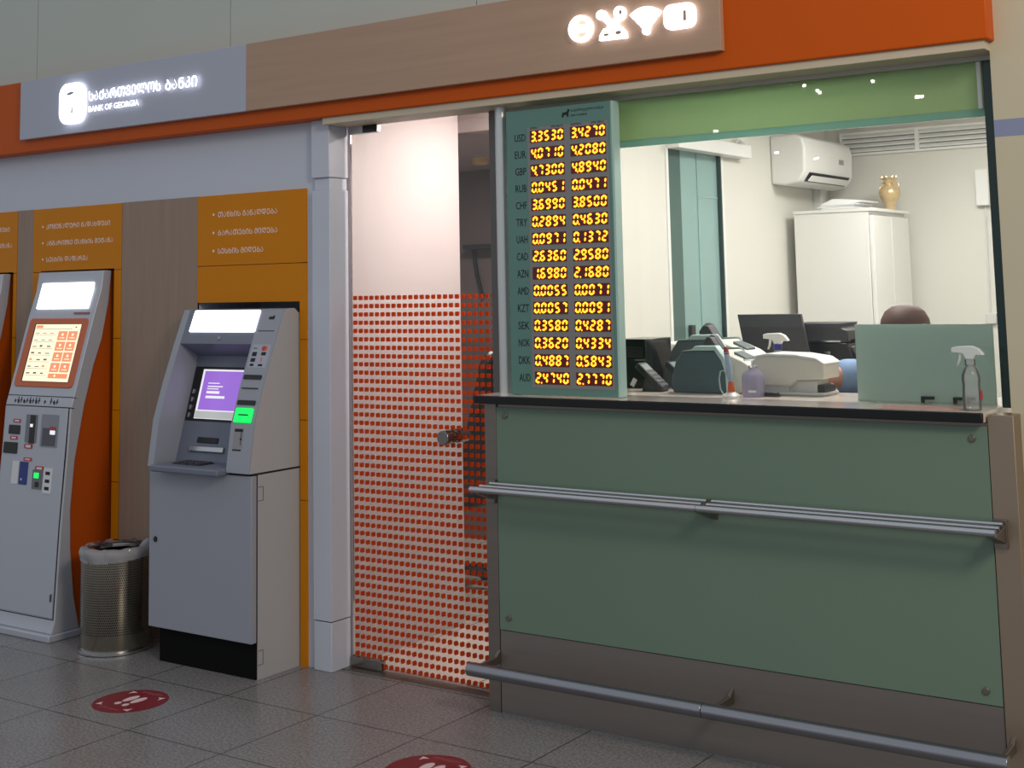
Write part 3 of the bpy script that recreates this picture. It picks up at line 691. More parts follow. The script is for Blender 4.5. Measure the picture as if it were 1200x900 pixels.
# ================================================================== COUNTER
Ct = thing('counter', (-2.2, 4.6, 0), 'exchange counter clad in green glass with steel frame and rails', 'counter')
b = MB().box(-3.204, -1.160, 4.380, 4.56, 0, 1.172)
child_of(Ct, 'frame', b, M_steel, bevel=.002)
child_of(Ct, 'end_post', MB().box(-3.205, -3.150, 4.371, 4.379, 0, 1.172), M_steel, bevel=.001)
child_of(Ct, 'end_post', MB().box(-1.238, -1.158, 4.366, 4.47, 0, 1.197), mat('warm_steel', (164, 146, 128), .4, .8), bevel=.002)
child_of(Ct, 'front_glass', MB().box(-3.147, -1.241, 4.369, 4.379, .311, 1.160), M_counter_glass, bevel=.001)
child_of(Ct, 'kick_plate', MB().box(-3.147, -1.241, 4.373, 4.379, .0, .308), mottled('kick_steel', (138, 130, 126), (124, 117, 113), 30, .42, stretch=(.06, 1, 1), metal=.55), smooth=0)
for x, z in ((-3.103, 1.128), (-3.102, .359), (-1.290, 1.122), (-1.291, .352)):
    child_of(Ct, 'screw_cap', MB().fp(wallf(4.369), ell(x, z, .0115, .0115, 20), -.001, .006), mat('cap_grey', (120, 116, 104), .35, .7), bevel=.002)
# bag rail of three rods
rl = child_of(Ct, 'bag_rail', MB().box(-3.19, -3.15, 4.352, 4.37, .79, .88), M_steel, bevel=.001)
child_of(rl, 'end_plate', MB().box(-1.235, -1.195, 4.352, 4.37, .79, .88), M_steel, bevel=.001)
for y, z, r, x0 in ((4.250, .855, .0125, -3.19), (4.292, .862, .008, -3.175), (4.332, .868, .008, -3.155)):
    child_of(rl, 'rod', MB().tube([(x0, y, z), (-2.215, y, z)], r, 14), M_steel2)
    child_of(rl, 'rod', MB().tube([(-2.2135 if r > .01 else -2.195, y, z), (-1.20, y, z)], r, 14), M_steel2)
for x in (-3.165, -2.208, -1.215):
    child_of(rl, 'bracket', MB().prism([(4.262, .848), (4.245, .842), (4.372, .800), (4.372, .872), (4.345, .858), (4.300, .852)], 'x', x-.016, x+.016), M_steel, bevel=.002)
# foot rail
M_fr = mat('foot_rail_steel', (150, 150, 156), .28, 1.)
fr = child_of(Ct, 'foot_rail', MB().tube([(-3.185, 4.215, .195), (-2.198, 4.215, .195)], .025, 24), M_fr, bevel=.002)
child_of(fr, 'second_tube', MB().tube([(-2.196, 4.215, .195), (-1.19, 4.215, .195)], .025, 24), M_fr, bevel=.002)
for x in (-3.155, -2.165, -1.215):
    child_of(fr, 'bracket', MB().prism([(4.215, .182), (4.375, .182), (4.375, .235), (4.345, .212), (4.215, .208)], 'x', x-.007, x+.007), M_steel, bevel=.002)
wt = thing('worktop', (-2.2, 4.5, 1.174), 'cream worktop with a thin black front edge on the green counter', 'worktop')
child_of(wt, 'black_edge', MB().box(-3.225, -1.245, 4.330, 4.352, 1.174, 1.205), M_slab, bevel=.003)
child_of(wt, 'slab', MB().prism([(-3.225, 4.3525), (-1.245, 4.3525), (-1.245, 4.93), (-2.13, 4.93), (-2.13, 5.50), (-3.145, 5.50), (-3.145, 4.56), (-3.225, 4.56)], 'z', 1.1745, 1.205), mottled('cream_worktop', (238, 226, 214), (226, 212, 200), 6, .12), smooth=0)

# ================================================================== RATE BOARD
Bd = thing('rate_board', (-2.86, 4.44, 1.205), 'tall teal exchange rate board with orange LED digits on counter', 'rate board')
child_of(Bd, 'panel', MB().box(-3.108, -2.616, 4.420, 4.462, 1.207, 2.336), M_board, bevel=.002)
child_of(Bd, 'edge_strip', MB().box(-2.616, -2.606, 4.424, 4.470, 1.207, 2.336), M_board_side)
child_of(Bd, 'led_glow_inset', MB().box(-3.005, -2.628, 4.4188, 4.4205, 1.235, 2.262), M_board_g, smooth=0)  # flat grey inset, paints the glow of the LEDs onto the board
FB = wallf(4.4188); FB0 = wallf(4.420)
b = MB()
lx, lz = -2.82, 2.302
b.fp(FB0, [(lx-.018, lz-.012), (lx-.010, lz-.012), (lx-.008, lz-.004), (lx+.006, lz-.004), (lx+.006, lz-.012), (lx+.014, lz-.012), (lx+.014, lz+.004), (lx+.020, lz+.014), (lx+.012, lz+.020), (lx+.006, lz+.008), (lx-.014, lz+.006)], 0, .001)
b.text(FB0, 'საქართველოს ბანკი', -2.795, 2.306, .014, .15, 0, .001).text(FB0, 'BANK OF GEORGIA', -2.795, 2.290, .008, .075, 0, .001)
for u, s_, w_ in ((-2.988, 'ყიდვა', .035), (-2.890, 'WE BUY', .058), (-2.796, 'გაყიდვა', .05), (-2.705, 'WE SELL', .062)): b.text(FB, s_, u, 2.254, .008, w_, 0, .001)
child_of(Bd, 'heading', b, M_ink, smooth=0, recalc=False)
SEG = {'0': 'abcdef', '1': 'bc', '2': 'abged', '3': 'abgcd', '4': 'fgbc', '5': 'afgcd', '6': 'afgedc', '7': 'abc', '8': 'abcdefg', '9': 'abcdfg'}
def digit(mb, F, ch, u0, v0, w, h, t, n0, n1):
    def q(a, b_, ta, tb): pass
    sl = .10
    def P(x, y): return (u0+x+sl*(y-h/2), v0+y)
    hh = h/2; g = t*.12
    def hbar(y): return [P(g+t*.5, y), P(t+g, y-t*.5), P(w-t-g, y-t*.5), P(w-g-t*.5, y), P(w-t-g, y+t*.5), P(t+g, y+t*.5)]
    def vbar(x, y0, y1): return [P(x, y0+g+t*.3), P(x+t*.5, y0+t*.7+g), P(x+t*.5, y1-t*.7-g), P(x, y1-g-t*.3), P(x-t*.5, y1-t*.7-g), P(x-t*.5, y0+t*.7+g)]
    T = t*.5
    sg = {'a': hbar(h-T), 'g': hbar(hh), 'd': hbar(T), 'b': vbar(w-T, hh, h), 'c': vbar(w-T, 0, hh), 'f': vbar(T, hh, h), 'e': vbar(T, 0, hh)}
    for k in SEG[ch]:
        mb.add([F.p(u, v, n1) for u, v in sg[k]], [tuple(range(6))])
rates = '''USD 3.3530 3.4270
EUR 4.0710 4.2080
GBP 4.7300 4.8940
RUB 0.0451 0.0471
CHF 3.6990 3.8500
TRY 0.2894 0.4630
UAH 0.0971 0.1372
CAD 2.6360 2.9580
AZN 1.6980 2.1680
AMD 0.0055 0.0071
KZT 0.0057 0.0091
SEK 0.3580 0.4287
NOK 0.3620 0.4334
DKK 0.4887 0.5843
AUD 2.4740 2.7770'''.split('\n')
for i, row in enumerate(rates):
    code, r1, r2 = row.split(); zc = 2.224-i*.0679
    child_of(Bd, 'currency_code', MB().text(FB0, code, -3.066, zc-.015, .030, .053, 0, .001), M_ink, smooth=0, recalc=False)
    for (u0, u1, val) in ((-2.990, -2.830, r1), (-2.799, -2.638, r2)):
        ds = child_of(Bd, 'rate_display', MB().fp(FB, rrect(u0, u1, zc-.024, zc+.024), 0, .0015), M_led_bg, smooth=0)
        bo, by_ = MB(), MB(); dw = (u1-u0)/5
        dig = val.replace('.', '')
        for k, ch in enumerate(dig):
            uu = u0+k*dw+.0028
            digit(bo, FB, ch, uu, zc-.0222, dw-.0042, .0445, .0108, 0, .0022)
            digit(by_, FB, ch, uu+.0021, zc-.0201, dw-.0084, .0403, .0064, 0, .0027)
        bo.add([FB.p(u, v, .0023) for u, v in ell(u0+dw-.001, zc-.0185, .0042, .0042, 10)], [tuple(range(10))])
        by_.add([FB.p(u, v, .0028) for u, v in ell(u0+dw-.001, zc-.0185, .0026, .0026, 10)], [tuple(range(10))])
        dg_ = child_of(ds, 'digit_glow', bo, M_led_o, smooth=0, recalc=False)
        child_of(ds, 'digits', by_, M_led_y, smooth=0, recalc=False)

# ================================================================== ON AND BEHIND THE COUNTER
ZT = 1.205
# spray bottle in front of the window
def spray(x, y, z, s, label, body_m, head_m, collar_m):
    t = thing('spray_bottle', (x, y, z), label, 'bottle', 'spray bottles')
    child_of(t, 'bottle', MB().lathe((x, y, z), [(a*s, c*s) for a, c in ((.026, 0), (.030, .004), (.030, .06), (.028, .085), (.030, .10), (.029, .118), (.020, .138), (.013, .146), (.013, .150))], 24), body_m, smooth=50)
    child_of(t, 'collar', MB().lathe((x, y, z), [(a*s, c*s) for a, c in ((.015, .146), (.017, .148), (.017, .166), (.012, .170))], 20), collar_m)
    hd = [(-.058, .190), (-.058, .206), (-.040, .210), (.010, .212), (.030, .204), (.048, .184), (.046, .180), (.022, .182), (.014, .168), (-.012, .168), (-.020, .186), (-.034, .188)]
    child_of(t, 'spray_head', MB().prism([(x+a*s, z+c*s) for a, c in hd], 'y', y-.011*s, y+.011*s), head_m, bevel=.003*s)
    child_of(t, 'trigger', MB().prism([(x+a*s, z+c*s) for a, c in ((-.034, .190), (-.026, .190), (-.032, .160), (-.040, .146), (-.044, .148), (-.038, .164))], 'y', y-.006*s, y+.006*s), head_m, bevel=.002*s)
    return t
t = spray(-1.293, 4.405, ZT, .97, 'clear spray bottle with white head standing on the worktop end', M_clear, mat('translucent_white', (206, 212, 210), .35), M_clear)
child_of(t, 'label_patch', MB().fp(Frame((-1.293+.0295, 4.405, ZT), (0, 1, 0), (0, 0, 1)), rrect(-.012, .012, .035, .065), 0, .001), M_red, smooth=0)
# leaflet under the spray bottle side
tag(obj('leaflet', MB().add([(-1.60, 4.37, ZT+.001), (-1.33, 4.37, ZT+.001), (-1.33, 4.50, ZT+.001), (-1.60, 4.50, ZT+.001), (-1.60, 4.37, ZT+.002), (-1.33, 4.37, ZT+.002), (-1.33, 4.50, ZT+.002), (-1.60, 4.50, ZT+.002)], [(3, 2, 1, 0), (4, 5, 6, 7), (0, 1, 5, 4), (1, 2, 6, 5), (2, 3, 7, 6), (3, 0, 4, 7)]), mottled('leaflet_print', (220, 196, 186), (190, 120, 110), 30, .5), smooth=0), 'pale pink printed leaflet lying flat at the right of the worktop', 'leaflet')
# frosted panel
t = thing('screen_panel', (-1.51, 4.63, ZT), 'frosted teal glass panel standing on the worktop behind the window', 'panel')
child_of(t, 'pane', MB().box(-1.757, -1.277, 4.626, 4.634, ZT, 1.472), M_frost, bevel=.001)
for u0, w_ in ((-1.530, .045), (-1.42, .03), (-1.375, .028)):
    child_of(t, 'clip', MB().box(u0, u0+w_, 4.616, 4.640, ZT+.012, ZT+.022).box(u0, u0+.012, 4.616, 4.624, ZT, ZT+.02), M_black, bevel=.002)
# banknote counters
def counter_machine(dx, dy, s, label, side):
    t = thing('banknote_counter', (-2.42+dx, 4.80+dy, ZT), label, 'banknote counter', 'teal banknote counting machines')
    y0 = 4.72+dy
    def T(p): return [(-2.42+dx+(a+2.42)*s, ZT+(c-1.205)*s) for a, c in p]
    body = [(-2.545, 1.205), (-2.552, 1.255), (-2.530, 1.325), (-2.500, 1.366), (-2.352, 1.372), (-2.322, 1.335), (-2.312, 1.29), (-2.310, 1.205)]
    child_of(t, 'side_cover', MB().prism(T(body), 'y', y0, y0+.03), side, bevel=.006)
    trim = [(-2.505, 1.366), (-2.455, 1.373), (-2.440, 1.386), (-2.352, 1.388), (-2.318, 1.345), (-2.300, 1.295), (-2.298, 1.205), (-2.312, 1.205), (-2.314, 1.285), (-2.330, 1.332), (-2.358, 1.370), (-2.45, 1.368)]
    child_of(t, 'trim_edge', MB().prism(T(trim), 'y', y0-.006, y0+.036), M_mint, bevel=.003)
    core = [(-2.535, 1.205), (-2.54, 1.25), (-2.49, 1.36), (-2.35, 1.366), (-2.26, 1.33), (-2.215, 1.30), (-2.212, 1.285), (-2.255, 1.262), (-2.262, 1.205)]
    child_of(t, 'body', MB().prism(T(core), 'y', y0+.03, y0+.21), M_cream, bevel=.005)
    child_of(t, 'side_cover', MB().prism(T(body), 'y', y0+.21, y0+.24), side, bevel=.006)
    hop = [(-2.43, 1.360), (-2.44, 1.395), (-2.42, 1.420), (-2.402, 1.416), (-2.368, 1.362)]
    child_of(t, 'hopper_guide', MB().prism(T(hop), 'y', y0+.06, y0+.10), M_dkgrey, bevel=.004)
    child_of(t, 'hopper_guide', MB().prism(T([(a-.03, c+.004) for a, c in hop]), 'y', y0+.15, y0+.19), M_dkgrey, bevel=.004)
    child_of(t, 'keypad', MB().prism(T([(-2.315, 1.362), (-2.315, 1.352), (-2.262, 1.330), (-2.262, 1.338)]), 'y', y0+.08, y0+.16), M_machine2, bevel=.002)
    child_of(t, 'feed_roller', MB().tube([T([(-2.245, 1.25)])[0][:1][0:1] and (T([(-2.245, 1.25)])[0][0], y0+.04, T([(-2.245, 1.25)])[0][1]), (T([(-2.245, 1.25)])[0][0], y0+.20, T([(-2.245, 1.25)])[0][1])], .010*s, 12), M_dkgrey)
    return t
counter_machine(0, 0, 1.0, 'nearer banknote counter with dark teal side just behind the window', M_machine)
counter_machine(-.155, .28, 1.17, 'farther banknote counter rising behind the dark teal one', M_machine2)
# pen on a stand
px, py = -2.235, 4.60
t = thing('pen_stand', (px, py, ZT), 'desk pen upright in an orange socket on a white round base', 'pen stand')
child_of(t, 'base', MB().lathe((px, py, ZT), [(.034, 0), (.035, .006), (.026, .014), (.014, .020)], 24), M_ac)
child_of(t, 'socket', MB().lathe((px, py, ZT), [(.013, .018), (.013, .030), (.011, .052), (.008, .058)], 18), M_orange_p)
child_of(t, 'pen', MB().tube([(px, py, ZT+.05), (px-.006, py, ZT+.10), (px-.014, py, ZT+.165)], [.006, .012, .010], 12), M_pen)
child_of(t, 'pen_cap', MB().tube([(px-.013, py, ZT+.158), (px-.017, py, ZT+.185)], [.0105, .008], 12), M_red)
child_of(t, 'cord', MB().tube([(px-.005, py, ZT+.06), (px-.022, py-.01, ZT+.10), (px-.036, py-.012, ZT+.095), (px-.042, py-.012, ZT+.065), (px-.038, py-.012, ZT+.03), (px-.028, py-.006, ZT+.008)], .0028, 8), M_mint)
# sanitizer pump
px, py = -2.172, 4.66
t = thing('sanitizer_bottle', (px, py, ZT), 'clear pump bottle of lilac hand sanitizer behind the window', 'bottle')
child_of(t, 'bottle', MB().lathe((px, py, ZT), [(.038, 0), (.042, .004), (.042, .075), (.034, .092), (.016, .100), (.014, .106)], 28), M_lilac, smooth=50)
child_of(t, 'pump', MB().lathe((px, py, ZT), [(.017, .104), (.017, .114), (.006, .116), (.006, .132)], 18).box(px-.034, px+.010, py-.008, py+.008, ZT+.130, ZT+.140), M_clear, bevel=.002)
child_of(t, 'label_band', MB().fp(Frame((px+.004, py-.0425, ZT), (1, 0, 0), (0, 0, 1)), rrect(-.006, .026, .018, .026, .001), 0, .001), M_paper, smooth=0)
# cream bill machine
t = thing('cheque_scanner', (-2.08, 4.9, ZT), 'cream low office machine with sloping lid right of the sanitizer bottle', 'office machine')
px = -.015
up = [(-2.215, 1.268), (-2.217, 1.325), (-2.200, 1.345), (-2.150, 1.353), (-2.035, 1.350), (-1.955, 1.338), (-1.928, 1.322), (-1.925, 1.268), (-2.000, 1.262), (-2.035, 1.262), (-2.062, 1.240), (-2.165, 1.238), (-2.185, 1.262)]
child_of(t, 'housing', MB().prism([(a, c) for a, c in up], 'y', 4.74, 4.895), M_cream, bevel=.006)
child_of(t, 'lid', MB().prism([(-2.200, 1.340), (-2.150, 1.350), (-2.035, 1.347), (-1.955, 1.335), (-1.922, 1.318), (-1.922, 1.325), (-1.953, 1.345), (-2.035, 1.357), (-2.150, 1.360), (-2.203, 1.350)], 'y', 4.735, 4.90), M_ac2, bevel=.003)
child_of(t, 'base', MB().box(-2.195, -2.075, 4.755, 4.885, ZT, 1.245).box(-2.08, -1.965, 4.765, 4.88, ZT, 1.262).box(-2.175, -1.93, 4.745, 4.895, ZT, ZT+.012), M_ac2, bevel=.006)
child_of(t, 'roller', MB().tube([(-1.955, 4.77, 1.228), (-1.955, 4.88, 1.228)], .018, 16), M_dkgrey)
tag(obj('stapler', MB().box(-2.155, -2.075, 4.665, 4.685, ZT, ZT+.008).box(-2.15, -2.08, 4.666, 4.684, ZT+.008, ZT+.015), M_black, bevel=.002), 'small black stapler in front of the cream office machine', 'stapler')
spray(-2.270, 5.115, ZT, 1.02, 'spray bottle with blue collar in front of the black monitor', M_clear, M_ac, M_bluecap)
# roll on the desk behind the sanitizer
tag(obj('tape_dispenser', MB().prism([(-2.495, ZT), (-2.495, 1.285), (-2.475, 1.318), (-2.42, 1.322), (-2.378, 1.296), (-2.374, ZT)], 'y', 5.26, 5.31), M_ac, bevel=.008), 'white boxy desk dispenser between banknote counter and cream machine', 'dispenser')
# monitor (seen from behind)
t = thing('monitor', (-2.41, 5.43, ZT), 'black flat monitor seen from behind on the office desk', 'monitor')
Fm = Frame((-2.412, 5.43, 1.366), (.985, .17, 0), (-.18, .0, 1))
child_of(t, 'panel', MB().fp(Fm, rrect(-.150, .130, -.125, .125, .004), -.02, .006), M_dkgrey, bevel=.003)
child_of(t, 'screen', MB().fp(Fm, rrect(-.142, .122, -.115, .118, .002), -.0215, -.0195), M_blackg, smooth=0)
child_of(t, 'stand', MB().box(-2.44, -2.38, 5.43, 5.46, ZT+.005, 1.32).box(-2.51, -2.31, 5.36, 5.49, ZT, ZT+.012), M_black, bevel=.004)
# printer
t = thing('printer', (-2.15, 5.75, 0), 'black multifunction printer right of the monitor', 'printer')
px, p0, p1 = -.205, 5.56, 5.76
child_of(t, 'stand', MB().box(-2.20+px, -1.92+px, p0, p1+.02, 0, 1.11), M_cab, bevel=.004)
child_of(t, 'body', MB().prism([(a+px, c) for a, c in ((-2.195, 1.11), (-2.195, 1.362), (-1.945, 1.362), (-1.925, 1.30), (-1.925, 1.11))], 'y', p0, p1), M_black, bevel=.006)
child_of(t, 'scanner_lid', MB().prism([(a+px, c) for a, c in ((-2.195, 1.363), (-2.195, 1.446), (-1.965, 1.446), (-1.975, 1.426), (-1.940, 1.414), (-1.940, 1.363))], 'y', p0, p1), M_dkgrey, bevel=.005)
child_of(t, 'paper_tray', MB().prism([(a+px, c) for a, c in ((-1.95, 1.345), (-1.86, 1.380), (-1.858, 1.372), (-1.945, 1.330))], 'y', p0+.08, p1-.06), M_black, bevel=.002)
child_of(t, 'control_panel', MB().prism([(a+px, c) for a, c in ((-1.965, 1.345), (-1.935, 1.345), (-1.885, 1.255), (-1.91, 1.245))], 'y', p0+.03, p1-.03), M_dkgrey, bevel=.004)
child_of(t, 'scanner_hinge_strip', MB().box(-2.18+px, -1.97+px, p0-.004, p0+.002, 1.364, 1.372).box(-2.05+px, -2.02+px, p0-.003, p0+.002, 1.30, 1.325), M_steel2, smooth=0)
child_of(t, 'handset_cord', MB().tube([(-1.93+px, p0+.02, 1.37), (-1.88+px, p0, 1.385), (-1.83+px, p0, 1.375), (-1.82+px, p0, 1.33)], .006, 8), M_black)
# computer case
t = thing('computer_case', (-2.80, 4.9, ZT), 'small black computer case between rate board and banknote counters', 'computer')
child_of(t, 'case', MB().box(-2.875, -2.740, 4.86, 5.08, ZT, 1.405), M_blackg, bevel=.003)
child_of(t, 'disc_drive', MB().box(-2.790, -2.742, 4.856, 4.862, 1.318, 1.323).box(-2.865, -2.75, 4.8575, 4.861, 1.33, 1.375, 1), [M_steel2, M_black], smooth=0)
child_of(t, 'sticker', MB().fp(Frame((-2.80, 4.86, 1.23), (.85, 0, -.5), (.5, 0, .85)), rrect(-.010, .010, -.018, .016), 0, .0015), M_paper, smooth=0)
# card terminals
def term(x, y, rz, label):
    t = thing('card_terminal', (x, y, ZT), label, 'card terminal', 'black card terminals')
    child_of(t, 'cradle', MB().prism([(x-.035, ZT), (x-.02, ZT+.05), (x+.03, ZT+.02), (x+.05, ZT)], 'y', y-.03, y+.03), M_black, bevel=.003)
    F = Frame((x, y, ZT+.055), (0, 1, 0), (-.75, 0, .65))
    h = child_of(t, 'handset', MB().fp(F, rrect(-.034, .034, -.075, .075, .008), -.012, .012), M_black, bevel=.003)
    child_of(h, 'display', MB().fp(F, rrect(-.026, .026, .030, .064), .012, .0128), mat('terminal_display', (150, 160, 160), .2), smooth=0)
    b = MB()
    for i in range(3):
        for j in range(4): b.fp(F, rrect(-.026+i*.019, -.012+i*.019, -.062+j*.021, -.049+j*.021, .002), .012, .0145)
    child_of(h, 'keys', b, mat('key_grey', (104, 104, 108), .5), smooth=0)
term(-2.655, 4.76, 0, 'black card terminal leaning nearest to the black computer case')
term(-2.610, 4.92, 0, 'black card terminal farther back by the banknote counters')
t = thing('receipt_printer', (-2.80, 5.35, ZT), 'white rounded receipt printer behind the card terminals', 'printer')
child_of(t, 'housing', MB().prism([(-2.90, ZT), (-2.90, 1.345), (-2.875, 1.375), (-2.83, 1.368), (-2.755, 1.32), (-2.75, ZT)], 'y', 5.28, 5.42), M_ac, bevel=.008)
child_of(t, 'paper_slot', MB().box(-2.86, -2.80, 5.31, 5.39, 1.352, 1.369), M_black)
child_of(t, 'tray', MB().prism([(-2.79, 1.262), (-2.70, 1.302), (-2.70, 1.296), (-2.79, 1.252)], 'y', 5.26, 5.42), M_black, bevel=.001)

# ------------------------------------------------------------------ office fittings
t = thing('air_conditioner', (-3.05, 7.45, 2.17), 'white split air conditioner high on the office side wall', 'air conditioner')
ap = [(XL+.001, 2.180), (XL+.001, 2.455), (-2.995, 2.455), (-2.955, 2.435), (-2.940, 2.38), (-2.945, 2.24), (-2.985, 2.185), (-3.06, 2.170)]
child_of(t, 'housing', MB().prism([(a, c) for a, c in ap], 'y', 7.10, 7.84), M_ac, bevel=.012, seg=3)
Fa = Frame((-2.9455, 0, 2.2), (0, 1, 0), (0, 0, 1))
child_of(t, 'air_outlet', MB().prism([(-2.950, 2.240), (-2.940, 2.240), (-2.975, 2.190), (-2.985, 2.190)], 'y', 7.17, 7.78), M_black)
child_of(t, 'louvre', MB().prism([(-2.936, 2.222), (-2.930, 2.218), (-2.955, 2.190), (-2.962, 2.193)], 'y', 7.18, 7.77), M_ac, smooth=0)
child_of(t, 'badge', MB().fp(Fa, rrect(7.62, 7.69, .11, .14), .005, .0065), mat('badge_grey', (150, 152, 156), .3), smooth=0)
child_of(t, 'pipe_duct', MB().box(XL+.001, -3.095, 7.70, 7.76, 2.015, 2.18), M_ac2, bevel=.004)
t = thing('cabinet', (-2.85, 7.57, 0), 'tall white office cabinet under the air conditioner', 'cabinet')
child_of(t, 'body', MB().box(-3.085, -2.645, 7.25, 7.86, 0, 2.008), M_cab, bevel=.002)
dr = child_of(t, 'door', MB().box(-2.642, -2.620, 7.253, 7.553, .06, 1.985), M_cab, bevel=.002)
child_of(dr, 'handle', MB().tube([(-2.61, 7.53, 1.0), (-2.61, 7.53, 1.15)], .006, 10), M_steel2)
dr = child_of(t, 'door', MB().box(-2.642, -2.620, 7.557, 7.857, .06, 1.985), M_cab, bevel=.002)
child_of(dr, 'handle', MB().tube([(-2.61, 7.58, 1.0), (-2.61, 7.58, 1.15)], .006, 10), M_steel2)
child_of(t, 'top_board', MB().box(-3.09, -2.615, 7.245, 7.865, 2.008, 2.026), M_cab, bevel=.002)
ZC = 2.026
b = MB()
for i in range(5):
    z = ZC+i*.007; r = .03*math.sin(i*2.1)
    b.prism([(-2.96+r*.5, 7.33), (-2.74+r*.5, 7.32-r*.3), (-2.74+r*.4, 7.58), (-2.96+r*.5, 7.60)], 'z', z, z+.0065)
b.prism([(-2.96, ZC+.0355), (-2.88, ZC+.066), (-2.78, ZC+.058), (-2.70, ZC+.048), (-2.70, ZC+.044), (-2.76, ZC+.0355)], 'y', 7.34, 7.58)
tag(obj('paper_stack', b, M_paper, smooth=0), 'loose stack of white papers on top of the cabinet', 'papers')
t = thing('vase', (-2.668, 7.69, ZC), 'small golden ornate vase on the cabinet top', 'vase')
child_of(t, 'body', MB().lathe((-2.668, 7.69, ZC), [(.034, 0), (.036, .006), (.026, .022), (.036, .045), (.056, .075), (.062, .105), (.056, .130), (.034, .148), (.024, .160), (.030, .175), (.046, .192), (.044, .194), (.026, .178)], 28), M_gold, smooth=50)
for sg in (-1, 1):
    child_of(t, 'handle', MB().tube([(-2.668+sg*.028, 7.69, ZC+.165), (-2.668+sg*.055, 7.69, ZC+.160), (-2.668+sg*.058, 7.69, ZC+.135), (-2.668+sg*.047, 7.69, ZC+.122)], .005, 8), M_gold)
b = MB()
for k in range(8):
    a = k*math.pi/4; b.lathe((-2.668+.044*math.cos(a), 7.69+.044*math.sin(a), ZC+.186), [(.004, 0), (.012, .006), (.010, .016), (.003, .020)], 8)
child_of(t, 'scalloped_rim', b, M_gold)
# ventilation grille
t = thing('ventilation_grille', (-2.6, 7.94, 2.40), 'long white slatted ventilation grille at the top of the office back wall', 'grille')
child_of(t, 'frame', MB().box(-3.05, -1.95, 7.925, 7.95, 2.385, 2.40).box(-3.05, -1.95, 7.925, 7.95, 2.515, 2.53).box(-3.05, -3.035, 7.925, 7.95, 2.40, 2.515).box(-1.965, -1.95, 7.925, 7.95, 2.40, 2.515).box(-2.58, -2.555, 7.925, 7.95, 2.40, 2.515).box(-3.04, -1.96, 7.944, 7.949, 2.40, 2.515, 1), [M_ac, mat('duct_grey', (120, 120, 116), .7)], smooth=0)
b = MB()
for i in range(4):
    z = 2.405+i*.029
    b.prism([(7.928, z), (7.944, z+.020), (7.944, z+.024), (7.928, z+.006)], 'x', -3.035, -1.965)
child_of(t, 'slats', b, M_ac, smooth=0)
# glass door in the office side wall
dr = struct('door_2', MB().box(XL-.030, XL-.018, 6.03, 6.455, .0, 2.30), M_teal, 'teal glass door in the office side wall', smooth=0)
child_of(dr, 'side_light', MB().box(XL-.030, XL-.018, 5.86, 6.03, .0, 2.30), M_teal_dk, smooth=0)
child_of(dr, 'door_frame', MB().box(XL-.035, XL-.012, 6.205, 6.212, 0, 2.30).box(XL-.0325, XL-.015, 6.22, 6.44, 2.07, 2.078), mat('pale_teal_frame', (150, 188, 186), .4), smooth=0)
child_of(dr, 'jamb', MB().box(XL-.055, XL+.006, 6.452, 6.475, 0, 2.30, 0).box(XL-.055, XL+.004, 6.44, 6.452, 0, 2.30, 1).box(XL-.055, XL+.006, 5.838, 5.862, 0, 2.30, 0), [M_ac, M_edge], smooth=0)
child_of(dr, 'lock_case', MB().box(XL-.017, XL+.004, 6.06, 6.10, 1.30, 1.42), M_dkgrey, bevel=.002)
t = thing('door_track', (-3.12, 6.28, 2.29), 'white sliding-door track box above the teal office door', 'door track')
child_of(t, 'cover', MB().box(XL+.001, XL+.075, 5.85, 6.69, 2.295, 2.365), M_ac, bevel=.004)
child_of(t, 'cable', MB().tube([(XL+.03, 6.58, 2.363), (XL+.03, 6.62, 2.40), (XL+.02, 6.72, 2.385), (XL+.006, 6.76, 2.33)], .006, 8), M_ac2)
# small wall fittings at the right edge of the window
t = thing('entry_phone', (-2.198, 7.94, 2.04), 'white wall handset on the office back wall with a hanging cable', 'handset')
child_of(t, 'housing', MB().box(-2.235, -2.160, 7.905, 7.95, 2.04, 2.255), M_ac, bevel=.006)
child_of(t, 'cable', MB().tube([(-2.192, 7.942, 2.04), (-2.195, 7.944, 1.80), (-2.198, 7.944, 1.55), (-2.200, 7.944, 1.20), (-2.20, 7.944, .9)], .006, 8), M_ac2)
child_of(t, 'socket', MB().box(-2.225, -2.165, 7.925, 7.95, 1.36, 1.42), M_ac2, bevel=.004)
tag(obj('light_strip', MB().box(-1.256, -1.240, 4.534, 4.544, 2.188, 2.349), M_ac, bevel=.003), 'short white vertical strip at the top right of the window', 'strip')

# ------------------------------------------------------------------ passage fittings
t = thing('wall_shelf', (-5.13, 7.2, 1.86), 'thin dark shelf on the dim passage back wall', 'shelf')
child_of(t, 'board', MB().box(-5.37, -4.90, 7.11, 7.22, 1.88, 1.912), M_dkgrey, bevel=.003)
child_of(t, 'cable', MB().tube([(-5.34, 7.19, 1.88), (-5.31, 7.19, 1.72), (-5.27, 7.19, 1.57)], .012, 8), M_black)
tag(obj('smoke_detector', MB().lathe((-4.80, 6.55, 2.37), [(.03, 0), (.05, .010), (.055, .028), (.055, .040)], 24), mat('yellowed_plastic', (210, 180, 120), .5)), 'yellowish round smoke detector on the passage ceiling', 'smoke detector')
c = thing('office_chair', (-4.60, 5.98, 0), 'black office chair in the dim passage, seen through the dotted glass door', 'chair')
cx, cy = -4.60, 5.98
child_of(c, 'seat', MB().prism(rrect(cx-.24, cx+.24, cy-.24, cy+.24, .08), 'z', .46, .54), M_black, bevel=.02, seg=3)
Fc = Frame((cx+.20, cy, .60), (0, 1, 0), (.26, 0, .96))
child_of(c, 'backrest', MB().fp(Fc, rrect(-.22, .22, .0, .72, .09), -.03, .03), M_black, bevel=.02, seg=3)
